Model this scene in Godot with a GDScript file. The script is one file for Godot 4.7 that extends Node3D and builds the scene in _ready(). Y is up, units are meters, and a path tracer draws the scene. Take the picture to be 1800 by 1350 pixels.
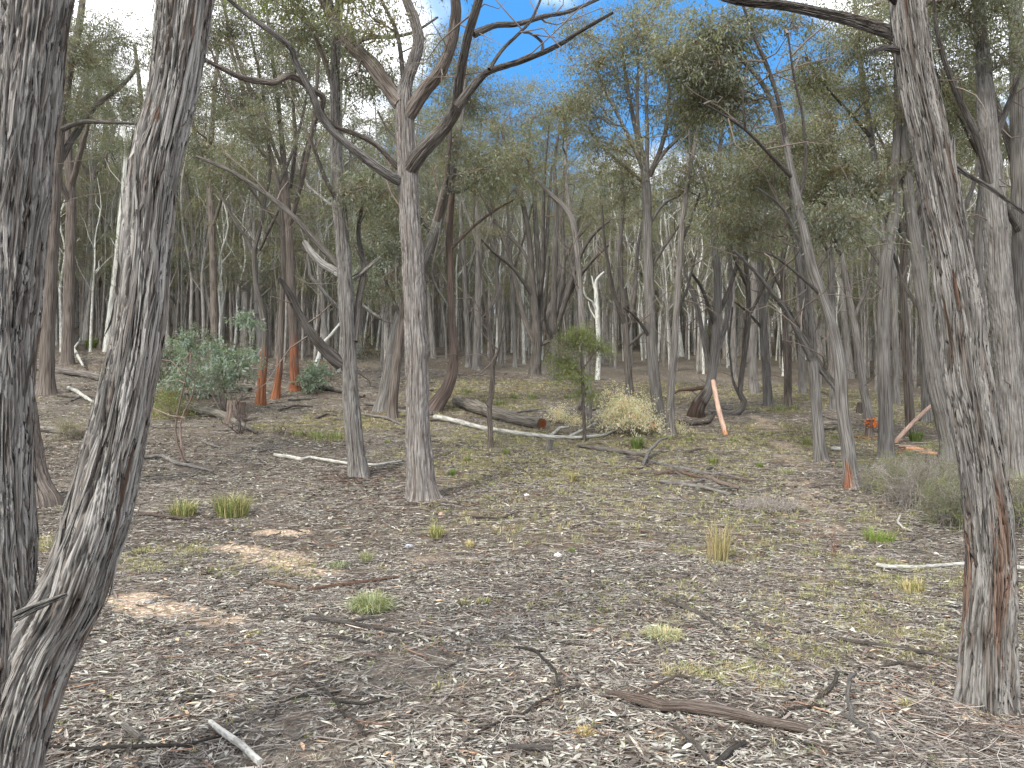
extends Node3D
# Dry eucalypt woodland on a gentle slope. Pixels of the 1800 x 1350 photograph give directions; distances come from the ground each thing stands on.

const F := 1324.8                      # focal length in photo pixels (54 degrees tall)
var cam_pos := Vector3(0, 1.6, 0)
var cam_basis := Basis(Vector3.RIGHT, deg_to_rad(2.0))
var rng := RandomNumberGenerator.new()
var n_low := FastNoiseLite.new()
var n_mid := FastNoiseLite.new()
var n_fine := FastNoiseLite.new()
var M := {}
var taken := {}
var hero_spots: Array[Vector3] = []
var patches: Array = []
var bark_h := PackedFloat32Array()
const BW := 512
const BH := 1024
var clumps: Array = []                 # leaf sprays: [verts, index, base colours]
var clump_cols: Array = []             # [clump][tint] -> colours

# ------------------------------------------------------------------ set-up
func _ready() -> void:
	rng.seed = 20
	for a in [[n_low, 11, 0.35], [n_mid, 12, 1.0], [n_fine, 13, 1.0]]:
		a[0].seed = a[1]
		a[0].frequency = a[2]
		a[0].noise_type = FastNoiseLite.TYPE_SIMPLEX_SMOOTH
		a[0].fractal_type = FastNoiseLite.FRACTAL_NONE
	cam_pos.y = 1.6 + gh(0, 0)
	var cam := Camera3D.new()
	cam.name = "camera"
	cam.fov = 54.0
	cam.near = 0.05
	cam.far = 1500.0
	cam.transform = Transform3D(cam_basis, cam_pos)
	add_child(cam)
	cam.current = true
	make_sky()
	var sun := DirectionalLight3D.new()
	sun.name = "sun"
	sun.light_energy = 0.5
	sun.light_angular_distance = 12.0
	sun.light_color = Color(1.0, 0.975, 0.93)
	sun.shadow_enabled = true
	sun.rotation_degrees = Vector3(-46, -34, 0)
	add_child(sun)

	make_bark_field()
	make_materials()
	make_clumps()
	make_patches()
	make_ground()
	make_traced_trees()
	make_woodland()
	make_fallen_wood()
	make_stumps()
	make_shrubs()
	make_tussocks()
	make_stones()
	make_litter()
	make_short_grass()

func make_sky() -> void:
	var w := 1024
	var h := 512
	var im := Image.create(w, h, false, Image.FORMAT_RGBF)
	var cn := FastNoiseLite.new()
	cn.seed = 5
	cn.frequency = 1.25
	cn.fractal_type = FastNoiseLite.FRACTAL_FBM
	cn.fractal_octaves = 5
	for j in h:
		var el := (0.5 - (j + 0.5) / h) * PI
		var y := sin(el)
		for i in w:
			var az := wrapf((i + 0.5) / w * TAU, -PI, PI)      # 0 = the way the camera looks
			var dir := Vector3(sin(az) * cos(el), y, -cos(az) * cos(el))
			var t := pow(clampf(1.0 - maxf(y, 0.0), 0, 1), 2.2)
			var c := Vector3(0.028, 0.125, 0.325).lerp(Vector3(0.06, 0.19, 0.35), t)
			var p := dir / (absf(y) + 0.45) * 1.6
			var k := cn.get_noise_3d(p.x + 1.7, p.y * 0.6, p.z)
			k -= 0.95 * exp(-(pow((az - 0.12) / 0.32, 2) + pow((el - 0.40) / 0.26, 2)))
			k -= 0.5 * exp(-(pow((az + 2.3) / 0.5, 2) + pow((el - 0.7) / 0.3, 2))) + 0.5 * exp(-(pow((az - 1.9) / 0.4, 2) + pow((el - 0.5) / 0.25, 2)))
			var cl := smoothstep(-0.54, -0.16, k)
			var sh := 0.86 + 0.22 * cn.get_noise_3d(p.x * 1.9 + 9.0, p.y, p.z * 1.9)
			c = c.lerp(Vector3(0.97, 0.98, 1.02) * sh, cl)
			im.set_pixel(i, j, Color(c.x, c.y, c.z))
	var sky := Sky.new()
	var pm := PanoramaSkyMaterial.new()
	pm.panorama = ImageTexture.create_from_image(im)
	sky.sky_material = pm
	var env := Environment.new()
	env.background_mode = Environment.BG_SKY
	env.sky = sky
	env.tonemap_mode = Environment.TONE_MAPPER_LINEAR
	env.tonemap_exposure = 3.1
	env.sdfgi_enabled = true
	env.ssao_enabled = true
	env.ssil_enabled = true
	var we := WorldEnvironment.new()
	we.name = "environment"
	we.environment = env
	add_child(we)

# ------------------------------------------------------------------ where things are
func gh(x: float, z: float) -> float:
	var d := -z
	var h := 0.0
	var u := (d - 1.5) / 12.0
	if u > 0.0:
		if u < 1.0:
			h = 0.148 * 12.0 * (u * u * u - 0.5 * u * u * u * u)
		else:
			h = 0.888 + 0.148 * (minf(d, 140.0) - 13.5)
			if d > 140.0:
				h += 6.0 * (1.0 - exp(-(d - 140.0) * 0.02))
	h -= clampf(x, -140, 140) * 0.05 * smoothstep(4.0, 25.0, d)
	return h + 0.05 * n_low.get_noise_2d(x, z) + 0.014 * n_mid.get_noise_2d(x * 1.6, z * 1.6) + 0.005 * n_fine.get_noise_2d(x * 6.0, z * 6.0)

func ray(px: float, py: float) -> Vector3:
	return (cam_basis * Vector3((px - 900.0) / F, (675.0 - py) / F, -1.0)).normalized()

func at(px: float, py: float, d: float) -> Vector3:
	var r := ray(px, py)
	return cam_pos + r * (d / -r.z)

func gp(px: float, py: float) -> Vector3:
	var r := ray(px, py)
	var t := 1.0
	var last := 0.5
	while t < 160.0:
		var p := cam_pos + r * t
		if p.y < gh(p.x, p.z):
			break
		last = t
		t *= 1.03
	for i in 14:
		var m := (last + t) * 0.5
		var p := cam_pos + r * m
		if p.y < gh(p.x, p.z):
			t = m
		else:
			last = m
	var q := cam_pos + r * t
	q.y = gh(q.x, q.z)
	return q

func px_of(p: Vector3) -> Vector2:
	var v := cam_basis.inverse() * (p - cam_pos)
	return Vector2(900.0 + F * v.x / -v.z, 675.0 - F * v.y / -v.z)

func rf(a: float, b: float) -> float:
	return rng.randf_range(a, b)

func rdir() -> Vector3:
	var z := rf(-1, 1)
	var a := rf(0, TAU)
	var r := sqrt(1.0 - z * z)
	return Vector3(r * cos(a), z, r * sin(a))

# ------------------------------------------------------------------ nodes
func numbered(called: String) -> String:
	taken[called] = taken.get(called, 0) + 1
	return called if taken[called] == 1 else "%s_%03d" % [called, taken[called] - 1]

func thing(called: String, label: String, category: String, pos := Vector3.ZERO, group := "") -> Node3D:
	var o := Node3D.new()
	o.name = numbered(called)
	add_child(o)
	o.position = pos
	o.set_meta("label", label)
	o.set_meta("category", category)
	if group != "":
		o.set_meta("group", group)
	return o

func part(called: String, mesh: Mesh, parent: Node) -> MeshInstance3D:
	var o := MeshInstance3D.new()
	o.name = called
	o.mesh = mesh
	parent.add_child(o, true)
	return o

# ------------------------------------------------------------------ mesh collecting
class MB:
	var v := PackedVector3Array()
	var n := PackedVector3Array()
	var u := PackedVector2Array()
	var c := PackedColorArray()
	var i := PackedInt32Array()
	func mesh(mat: Material, smooth := true) -> ArrayMesh:
		var a := []
		a.resize(Mesh.ARRAY_MAX)
		a[Mesh.ARRAY_VERTEX] = v
		if smooth and n.size() == v.size():
			a[Mesh.ARRAY_NORMAL] = n
		if u.size() == v.size():
			a[Mesh.ARRAY_TEX_UV] = u
		a[Mesh.ARRAY_COLOR] = c
		a[Mesh.ARRAY_INDEX] = i
		var m := ArrayMesh.new()
		m.add_surface_from_arrays(Mesh.PRIMITIVE_TRIANGLES, a)
		m.surface_set_material(0, mat)
		return m
	func tri(a: Vector3, b: Vector3, d: Vector3, col: Color) -> void:
		var k := v.size()
		v.append(a); v.append(b); v.append(d)
		c.append(col); c.append(col); c.append(col)
		i.append(k); i.append(k + 1); i.append(k + 2)

func spline(p: PackedVector3Array, r: PackedFloat32Array, step: float) -> Array:
	var op := PackedVector3Array()
	var orr := PackedFloat32Array()
	var n := p.size()
	for k in n - 1:
		var p0 := p[maxi(k - 1, 0)]
		var p3 := p[mini(k + 2, n - 1)]
		var m := maxi(1, int(ceil(p[k].distance_to(p[k + 1]) / step)))
		for s in m:
			var t := float(s) / m
			op.append(p[k].cubic_interpolate(p[k + 1], p0, p3, t))
			orr.append(lerpf(r[k], r[k + 1], t))
	op.append(p[n - 1])
	orr.append(r[n - 1])
	return [op, orr]

func bark_at(u: float, w: float) -> float:
	var x := fposmod(u, 1.0) * BW
	var y := fposmod(w, 1.0) * BH
	var x0 := int(x) % BW
	var y0 := int(y) % BH
	var x1 := (x0 + 1) % BW
	var y1 := (y0 + 1) % BH
	var fx := x - floorf(x)
	var fy := y - floorf(y)
	return lerpf(lerpf(bark_h[y0 * BW + x0], bark_h[y0 * BW + x1], fx), lerpf(bark_h[y1 * BW + x0], bark_h[y1 * BW + x1], fx), fy)

# A bent round stem. amp > 0 cuts real fissures into it. tint(u, along 0..1) gives patches of inner bark.
func tube(b: MB, pts: PackedVector3Array, rad: PackedFloat32Array, sides: int, step: float, col: Color, amp := 0.0, spots: Array = [], cap := 0, wob := 0.0, flare := 0.0) -> void:
	var sp := spline(pts, rad, step)
	var p: PackedVector3Array = sp[0]
	var r: PackedFloat32Array = sp[1]
	var n := p.size()
	if n < 2:
		return
	var k0 := b.v.size()
	var tang := (p[1] - p[0]).normalized()
	var side := tang.cross(Vector3(0.31, 0.2, 0.93)).normalized()
	var big := 0.0
	for x in r:
		big = maxf(big, x)
	var rep: float = maxf(1.0, roundf(big * TAU / 0.75))
	var vlen: float = maxf(0.35, minf(1.9, big * 14.0)) if amp == 0.0 else 1.6
	var along := rf(0, 5)
	var uoff := rf(0, 1)
	var wseed := rf(0, 100)
	var total := float(n - 1)
	for j in n:
		if j > 0:
			along += p[j].distance_to(p[j - 1])
		var nt := (p[mini(j + 1, n - 1)] - p[maxi(j - 1, 0)])
		if nt.length_squared() > 1e-12:
			tang = nt.normalized()
		side = (side - tang * side.dot(tang)).normalized()
		var up := tang.cross(side)
		for s in sides + 1:
			var f := float(s % sides) / sides
			var a := f * TAU
			var dir := side * cos(a) + up * sin(a)
			var rr := r[j]
			if wob > 0.0:
				rr *= 1.0 + wob * n_mid.get_noise_3d(dir.x * 0.9 + wseed, dir.z * 0.9, along * 2.2)
			if flare > 0.0:
				var hh: float = maxf(0.0, p[j].y - p[0].y - 0.10)
				rr *= 1.0 + flare * exp(-hh / 0.2) * (0.75 + 0.45 * sin(a * 5.0 + wseed) + 0.2 * sin(a * 3.0 - wseed))
			if amp > 0.0:
				rr += amp * (bark_at((f + uoff) * rep, along / vlen) - 0.88)
			b.v.append(p[j] + dir * rr)
			b.n.append(dir)
			b.u.append(Vector2((float(s) / sides + uoff) * rep, along / vlen))
			var cc := col
			for q in spots:
				var da: float = absf(wrapf(a - q[0], -PI, PI)) / q[2]
				var dl: float = absf(j / total - q[1]) / q[3]
				var e := da * da + dl * dl + 0.9 * n_fine.get_noise_3d(dir.x * 6.0, along * 1.3, dir.z * 6.0) + 0.3 * n_mid.get_noise_3d(dir.x * 16.0, along * 4.0, dir.z * 16.0)
				cc = cc.lerp(q[4], 0.9 * (1.0 - smoothstep(0.5, 1.0, e)))
			b.c.append(cc)
	var ring := sides + 1
	for j in n - 1:
		for s in sides:
			var q := k0 + j * ring + s
			b.i.append_array([q, q + ring, q + 1, q + 1, q + ring, q + ring + 1])
	if amp > 0.0 or wob > 0.0:
		for j in n:
			for s in ring:
				var sa := (s - 1 + sides) % sides
				var sb := (s + 1) % sides
				var da := b.v[k0 + j * ring + sb] - b.v[k0 + j * ring + sa]
				var dl := b.v[k0 + mini(j + 1, n - 1) * ring + s] - b.v[k0 + maxi(j - 1, 0) * ring + s]
				b.n[k0 + j * ring + s] = da.cross(dl).normalized()
	if cap > 0:
		for e in ([[0, -1.0], [n - 1, 1.0]] if cap == 1 else [[n - 1, 1.0]]):
			var base: int = k0 + e[0] * ring
			var q := b.v.size()
			var tn: Vector3 = (p[1] - p[0]).normalized() * -1.0 if e[0] == 0 else tang
			b.v.append(p[e[0]] + tn * r[e[0]] * 0.15)
			b.n.append(tn)
			b.u.append(Vector2(0.5, 0.5))
			b.c.append(col)
			for s in sides:
				b.v.append(b.v[base + s])
				b.n.append(tn)
				b.u.append(Vector2(0.5 + 0.1 * cos(s), 0.5 + 0.1 * sin(s)))
				b.c.append(col)
			for s in sides:
				if e[0] == 0:
					b.i.append_array([q, q + 1 + s, q + 1 + (s + 1) % sides])
				else:
					b.i.append_array([q, q + 1 + (s + 1) % sides, q + 1 + s])

# ------------------------------------------------------------------ materials
func make_bark_field() -> void:
	bark_h.resize(BW * BH)
	var na := FastNoiseLite.new()
	na.seed = 31
	na.frequency = 1.0
	na.fractal_type = FastNoiseLite.FRACTAL_NONE
	for y in BH:
		var t := float(y) / BH
		var fade := smoothstep(0.86, 1.0, t)
		for x in BW:
			var h := bark_raw(na, float(x) / BW, t)
			if fade > 0.0:
				h = lerpf(h, bark_raw(na, float(x) / BW, t - 1.0), fade)
			bark_h[y * BW + x] = h

func bark_raw(na: FastNoiseLite, u: float, t: float) -> float:
	var a := u * TAU
	var w := na.get_noise_3d(cos(a) * 1.1, sin(a) * 1.1, t * 2.6)
	a += 0.13 * w
	var n1 := absf(na.get_noise_3d(cos(a) * 5.6, sin(a) * 5.6, t * 3.0 + 40.0))
	var n2 := absf(na.get_noise_3d(cos(a) * 15.0, sin(a) * 15.0, t * 5.5 + 80.0))
	var g1 := smoothstep(0.0, 0.24, n1)
	var g2 := smoothstep(0.0, 0.30, n2)
	return clampf(0.62 * g1 + 0.38 * g2, 0, 1)

func srgb(r: float, g: float, b: float) -> Color:
	return Color(r, g, b).linear_to_srgb()

func mat(key: String, rough: float, tex: Texture2D = null, bump: Texture2D = null, bump_cm := 0.0) -> StandardMaterial3D:
	var m := StandardMaterial3D.new()
	m.resource_name = key
	m.vertex_color_use_as_albedo = true
	m.roughness = rough
	m.metallic_specular = 0.25
	m.cull_mode = BaseMaterial3D.CULL_DISABLED
	if tex:
		m.albedo_texture = tex
	if bump:
		m.heightmap_enabled = true
		m.heightmap_texture = bump
		m.heightmap_scale = bump_cm
	M[key] = m
	return m

func make_materials() -> void:
	var na := FastNoiseLite.new()
	na.seed = 77
	na.frequency = 1.0
	na.fractal_type = FastNoiseLite.FRACTAL_NONE
	var W := 512
	var H := 1024
	var col := Image.create(W, H, true, Image.FORMAT_RGB8)
	var hei := Image.create(W, H, true, Image.FORMAT_RGB8)
	for y in H:
		var t := float(y) / H
		var fade := smoothstep(0.86, 1.0, t)
		for x in W:
			var a := float(x) / W * TAU
			var s1 := na.get_noise_3d(cos(a) * 12.0, sin(a) * 12.0, t * 5.0)      # single fibres
			var s2 := na.get_noise_3d(cos(a) * 3.0, sin(a) * 3.0, t * 2.6 + 30.0)  # strands
			if fade > 0.0:
				s1 = lerpf(s1, na.get_noise_3d(cos(a) * 12.0, sin(a) * 12.0, (t - 1.0) * 5.0), fade)
				s2 = lerpf(s2, na.get_noise_3d(cos(a) * 3.0, sin(a) * 3.0, (t - 1.0) * 2.6 + 30.0), fade)
			var s3 := na.get_noise_3d(cos(a) * 6.0, sin(a) * 6.0, t * 3.4 + 60.0)
			if fade > 0.0:
				s3 = lerpf(s3, na.get_noise_3d(cos(a) * 6.0, sin(a) * 6.0, (t - 1.0) * 3.4 + 60.0), fade)
			var g := clampf(0.52 + 0.5 * s1 + 0.85 * s3, 0, 1)
			var c := Vector3(0.138, 0.130, 0.120).lerp(Vector3(0.445, 0.44, 0.422), g)
			c = c.lerp(Vector3(0.20, 0.16, 0.135), clampf(1.1 * s2 - 0.2, 0, 0.6))
			c = c.lerp(Vector3(0.47, 0.46, 0.445), clampf(-1.3 * s2 - 0.25, 0, 0.6))
			col.set_pixel(x, y, srgb(c.x, c.y, c.z))
			var h := bark_h[y * BW + x] * 0.75 + 0.25 * g
			hei.set_pixel(x, y, Color(h, h, h))
	col.generate_mipmaps()
	hei.generate_mipmaps()
	var bc := ImageTexture.create_from_image(col)
	var bh := ImageTexture.create_from_image(hei)
	mat("stringy_bark", 0.95, bc, bh, 1.0)
	mat("fissured_bark", 0.95, bc, bh, 1.4)
	# smooth pale gum bark
	var gi := Image.create(256, 512, true, Image.FORMAT_RGB8)
	for y in 512:
		for x in 256:
			var a := x / 256.0 * TAU
			var s := na.get_noise_3d(cos(a) * 1.2, sin(a) * 1.2, y / 512.0 * 5.0 + 7.0) + 0.5 * na.get_noise_3d(cos(a) * 5.0, sin(a) * 5.0, y / 512.0 * 11.0)
			var c := Vector3(0.62, 0.63, 0.60).lerp(Vector3(0.36, 0.36, 0.33), clampf(0.5 + s * 1.2, 0, 1))
			gi.set_pixel(x, y, srgb(c.x, c.y, c.z))
	gi.generate_mipmaps()
	mat("gum_bark", 0.75, ImageTexture.create_from_image(gi))
	# forest floor: fine litter drawn as thousands of small strokes
	var G := 1024
	var fl := Image.create(G, G, true, Image.FORMAT_RGB8)
	var fb := Image.create(G, G, true, Image.FORMAT_RGB8)
	var soil := srgb(0.42, 0.375, 0.325)
	fl.fill(soil)
	fb.fill(Color(0.2, 0.2, 0.2))
	var tones := [Vector3(0.291, 0.247, 0.212), Vector3(0.407, 0.371, 0.329), Vector3(0.533, 0.494, 0.445), Vector3(0.698, 0.649, 0.562), Vector3(0.921, 0.886, 0.774), Vector3(0.485, 0.371, 0.297), Vector3(0.213, 0.185, 0.164)]
	for k in 15000:
		var cx := rf(0, G)
		var cy := rf(0, G)
		var a := rf(0, TAU)
		var L := rf(4, 17)
		var wd := rf(0.8, 3.2)
		var tt: Vector3 = tones[rng.randi() % 7] * rf(0.85, 1.12)
		var cc := srgb(minf(tt.x, 1), minf(tt.y, 1), minf(tt.z, 1))
		var hh := rf(0.35, 0.95)
		var q := -L
		while q <= L:
			var ww := wd * (1.0 - pow(absf(q) / L, 2))
			var o := -ww
			while o <= ww:
				var xx := posmod(int(cx + cos(a) * q - sin(a) * o), G)
				var yy := posmod(int(cy + sin(a) * q + cos(a) * o), G)
				fl.set_pixel(xx, yy, cc)
				fb.set_pixel(xx, yy, Color(hh, hh, hh))
				o += 1.0
			q += 1.0
	fl.generate_mipmaps()
	fb.generate_mipmaps()
	mat("forest_floor", 1.0, ImageTexture.create_from_image(fl), ImageTexture.create_from_image(fb), 0.6)
	# wood that is cut, split or stripped
	var wi := Image.create(256, 256, true, Image.FORMAT_RGB8)
	for y in 256:
		for x in 256:
			var a := x / 256.0 * TAU
			var s := 0.62 + 0.5 * na.get_noise_3d(cos(a) * 9.0, sin(a) * 9.0, y / 256.0 * 4.0)
			s = clampf(s, 0.25, 1.0)
			wi.set_pixel(x, y, srgb(s, s, s))
	wi.generate_mipmaps()
	mat("wood", 0.8, ImageTexture.create_from_image(wi))
	for key in ["leaf", "leaf_young"]:
		var m := mat(key, 0.38)
		m.metallic_specular = 0.5
		m.backlight_enabled = true
		m.backlight = Color(0.9, 0.95, 0.62)
	var g := mat("grass", 0.7)
	g.backlight_enabled = true
	g.backlight = Color(0.5, 0.5, 0.35)
	mat("dry_leaf", 0.75)
	mat("twig", 0.9)
	mat("stone", 0.8)

# ------------------------------------------------------------------ foliage
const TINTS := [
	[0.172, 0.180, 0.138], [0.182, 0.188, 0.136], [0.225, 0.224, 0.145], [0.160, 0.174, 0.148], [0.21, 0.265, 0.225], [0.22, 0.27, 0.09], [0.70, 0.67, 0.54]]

func make_clumps() -> void:
	for kind in 6:
		var b := MB.new()
		var small := kind == 5
		var shoots := 11
		var per := 20
		for s in shoots:
			var d := (rdir() * Vector3(1, 0.7, 1) + Vector3(0, 0.1, 0)).normalized()
			var L := rf(0.26, 0.66)
			var e := d * L + Vector3(0, -0.12 * L, 0)
			# the shoot itself
			var perp := d.cross(Vector3.UP).normalized() * 0.0035
			var tw := Color(0.9, 0.75, 0.7)
			var brown := Color(1.3, 0.85, 0.8)
			b.tri(perp, -perp, e, brown)
			b.tri(Vector3(0, 0.0035, 0), Vector3(0, -0.0035, 0), e, brown)
			for q in per:
				var t := rf(0.3, 1.05)
				var o := e * t + rdir() * 0.075
				var ld := (Vector3(0, -1, 0) * rf(0.1, 1.2) + d * rf(0.0, 0.9) + rdir() * 0.75).normalized()
				var ll := rf(0.04, 0.085) if kind < 4 else (rf(0.03, 0.055) if small else rf(0.09, 0.15))
				var lw := ll * (rf(0.11, 0.16) if kind < 4 else 0.17)
				var sd := ld.cross(rdir()).normalized() * lw
				var cup := ld.cross(sd).normalized() * lw * 0.35
				var mid := o + ld * ll * 0.42 + cup
				var k := b.v.size()
				var f := rf(0.72, 1.3)
				var cc := Color(f * rf(0.92, 1.1), f, f * rf(0.85, 1.1))
				b.v.append_array([o, mid + sd, o + ld * ll, mid - sd])
				b.c.append_array([cc, cc, cc, cc])
				b.i.append_array([k, k + 1, k + 2, k, k + 2, k + 3])
		clumps.append(b)
		var per_tint := []
		for tn in TINTS:
			var cols := PackedColorArray()
			for c in b.c:
				cols.append(Color(c.r * tn[0], c.g * tn[1], c.b * tn[2]))
			per_tint.append(cols)
		clump_cols.append(per_tint)

func add_clump(b: MB, kind: int, tint: int, pos: Vector3, size: float) -> void:
	var src: MB = clumps[kind]
	var bs := Basis(Vector3.UP, rf(0, TAU)) * Basis(Vector3.RIGHT, rf(-0.4, 0.4))
	var tf := Transform3D(bs * size, pos)
	var k := b.v.size()
	b.v.append_array(tf * src.v)
	b.c.append_array(clump_cols[kind][tint])
	var ix := src.i.duplicate()
	for q in ix.size():
		ix[q] += k
	b.i.append_array(ix)

# ------------------------------------------------------------------ ground
func patch(kind: String, px: float, py: float, rx: float, ry: float, w := 1.0) -> void:
	var c := gp(px, py)
	var a := gp(px, py - ry)
	var b := gp(px, py + ry)
	patches.append([kind, c.x, c.z, maxf(0.05, rx * -c.z / F), maxf(0.12, absf(a.z - b.z) * 0.5), w])

func make_patches() -> void:
	for a in [[490, 985, 95, 19], [560, 1003, 50, 10], [420, 965, 60, 8], [290, 1072, 95, 16], [230, 1055, 60, 13], [390, 1092, 60, 8], [495, 937, 60, 6], [770, 985, 90, 7, 0.4]]:
		patch("bare", a[0], a[1], a[2], a[3], a[4] if a.size() > 4 else 1.0)
	for a in [[1455, 935, 55, 30], [1432, 885, 40, 25], [1412, 845, 34, 20], [1395, 810, 28, 16], [1375, 780, 24, 12], [1352, 752, 20, 9], [1335, 735, 18, 6], [1420, 1000, 50, 30]]:
		patch("track", a[0], a[1], a[2], a[3], 1.0)
	for a in [[1330, 905, 260, 60, 0.5], [1000, 900, 260, 45, 0.4], [1560, 1080, 200, 70, 0.6], [1150, 1060, 220, 60, 0.3], [1480, 700, 200, 20, 0.7], [640, 740, 150, 20, 0.6], [900, 680, 200, 14, 0.6], [1250, 690, 200, 14, 0.6], [1300, 780, 200, 25, 0.5], [1470, 1005, 150, 38, 1.0], [1650, 1015, 130, 34, 1.0], [1290, 1185, 130, 34, 0.9], [1290, 975, 110, 25, 0.8], [1450, 1130, 170, 50, 0.55], [1000, 805, 280, 50, 0.85], [840, 705, 130, 26, 0.8], [1400, 765, 150, 22, 0.8], [570, 768, 60, 8, 1.3], [500, 752, 70, 7, 0.8], [280, 985, 90, 32, 0.8], [80, 960, 50, 50, 0.9], [1360, 722, 70, 6, 1.0], [1600, 735, 90, 26, 0.8], [1560, 800, 60, 12, 0.5], [900, 770, 150, 25, 0.6], [1240, 830, 160, 25, 0.6], [700, 800, 60, 14, 0.5], [1380, 1080, 200, 60, 0.35], [290, 725, 40, 15, 1.2], [1020, 690, 120, 18, 0.6], [1750, 1100, 60, 60, 0.6], [460, 1000, 120, 25, 0.35], [1120, 700, 120, 14, 0.5]]:
		patch("grass", a[0], a[1], a[2], a[3], a[4])

func cover(kind: String, x: float, z: float) -> float:
	var s := 0.0
	var wob := 0.42 * n_mid.get_noise_2d(x * 2.3, z * 2.3) + 0.45 * n_fine.get_noise_2d(x * 7.0 + 5.0, z * 7.0)
	for q in patches:
		if q[0] == kind:
			var dx: float = (x - q[1]) / q[3]
			var dz: float = (z - q[2]) / q[4]
			if absf(dx) < 1.6 and absf(dz) < 1.6:
				s = maxf(s, q[5] * (1.0 - smoothstep(0.4, 1.2, dx * dx + dz * dz + wob)))
	return s

func lines(lo: float, hi: float, fine: float, grow: float) -> PackedFloat32Array:
	var out := PackedFloat32Array()
	var x := 0.0
	var s := fine
	var neg := PackedFloat32Array()
	while x > lo:
		neg.append(x)
		x -= s
		if x < -7.0 or lo > -8.0:
			s *= grow
	neg.append(lo)
	neg.reverse()
	out.append_array(neg)
	x = fine
	s = fine
	while x < hi:
		out.append(x)
		x += s
		if x > 7.0:
			s *= grow
	out.append(hi)
	return out

func make_ground() -> void:
	var xs := lines(-420, 420, 0.07, 1.045)
	var zs := PackedFloat32Array()
	var z := 40.0
	while z > 0.0:
		zs.append(z)
		z -= 2.0
	z = -0.5
	var s := 0.07
	while z > -700.0:
		zs.append(z)
		z -= s
		if z < -8.0:
			s *= 1.02
	var b := MB.new()
	for zz in zs:
		for x in xs:
			b.v.append(Vector3(x, gh(x, zz), zz))
			b.u.append(Vector2(x / 3.1, zz / 3.1))
			var c := Vector3(0.245, 0.238, 0.222) * (1.0 + 0.28 * n_low.get_noise_2d(x * 0.9 + 50.0, zz * 0.9) + 0.16 * n_mid.get_noise_2d(x * 1.3, zz * 1.3 + 9.0))
			c = c.lerp(Vector3(0.24, 0.215, 0.185), clampf(0.1 + 0.9 * n_low.get_noise_2d(x * 0.5, zz * 0.5 + 80.0), 0, 0.6))
			if zz > -40.0 and absf(x) < 30.0:
				c = c.lerp(Vector3(0.29, 0.275, 0.165), 0.75 * minf(1.0, cover("grass", x, zz)))
				c = c.lerp(Vector3(0.47, 0.42, 0.36), 0.85 * cover("track", x, zz))
				c = c.lerp(Vector3(0.84, 0.73, 0.62), 0.8 * cover("bare", x, zz))
			else:
				c = c.lerp(Vector3(0.27, 0.26, 0.18), clampf(0.4 + n_low.get_noise_2d(x * 0.3, zz * 0.3), 0, 0.6))
			b.c.append(Color(c.x, c.y, c.z))
	var nx := xs.size()
	var nz := zs.size()
	b.n.resize(b.v.size())
	for j in nz:
		for i in nx:
			var dx := b.v[j * nx + mini(i + 1, nx - 1)] - b.v[j * nx + maxi(i - 1, 0)]
			var dz := b.v[maxi(j - 1, 0) * nx + i] - b.v[mini(j + 1, nz - 1) * nx + i]
			b.n[j * nx + i] = dz.cross(dx).normalized()
	for j in nz - 1:
		for i in nx - 1:
			var q := j * nx + i
			b.i.append_array([q, q + nx, q + 1, q + 1, q + nx, q + nx + 1])
	var o := part("ground", b.mesh(M.forest_floor), self)
	o.set_meta("kind", "structure")
	o.set_meta("label", "woodland floor of leaf litter, bare soil and thin grass rising away")

# ------------------------------------------------------------------ trees
const GREY := Color(0.60, 0.585, 0.57)
const BROWN := Color(0.50, 0.44, 0.40)
const DARK := Color(0.38, 0.355, 0.335)
const PALE := Color(0.88, 0.88, 0.86)
const RED := Color(0.82, 0.35, 0.19)
const RUST := Color(0.44, 0.30, 0.235)

# px polyline [x, y, width, ...] at depth d -> points and radii; the line drifts by dz metres in depth along its way
func traced(line: Array, d: float, dz: float, d_start := 0.0) -> Array:
	var p := PackedVector3Array()
	var r := PackedFloat32Array()
	var n := line.size() / 3
	for k in n:
		var t := float(k) / maxf(1, n - 1)
		var dd := d + d_start + dz * t
		p.append(at(line[k * 3], line[k * 3 + 1], dd))
		r.append(0.5 * line[k * 3 + 2] * dd / F)
	return [p, r]

func along(line: PackedVector3Array, t: float) -> Vector3:
	var f := t * (line.size() - 1)
	var k := mini(int(f), line.size() - 2)
	return line[k].lerp(line[k + 1], f - k)

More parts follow.
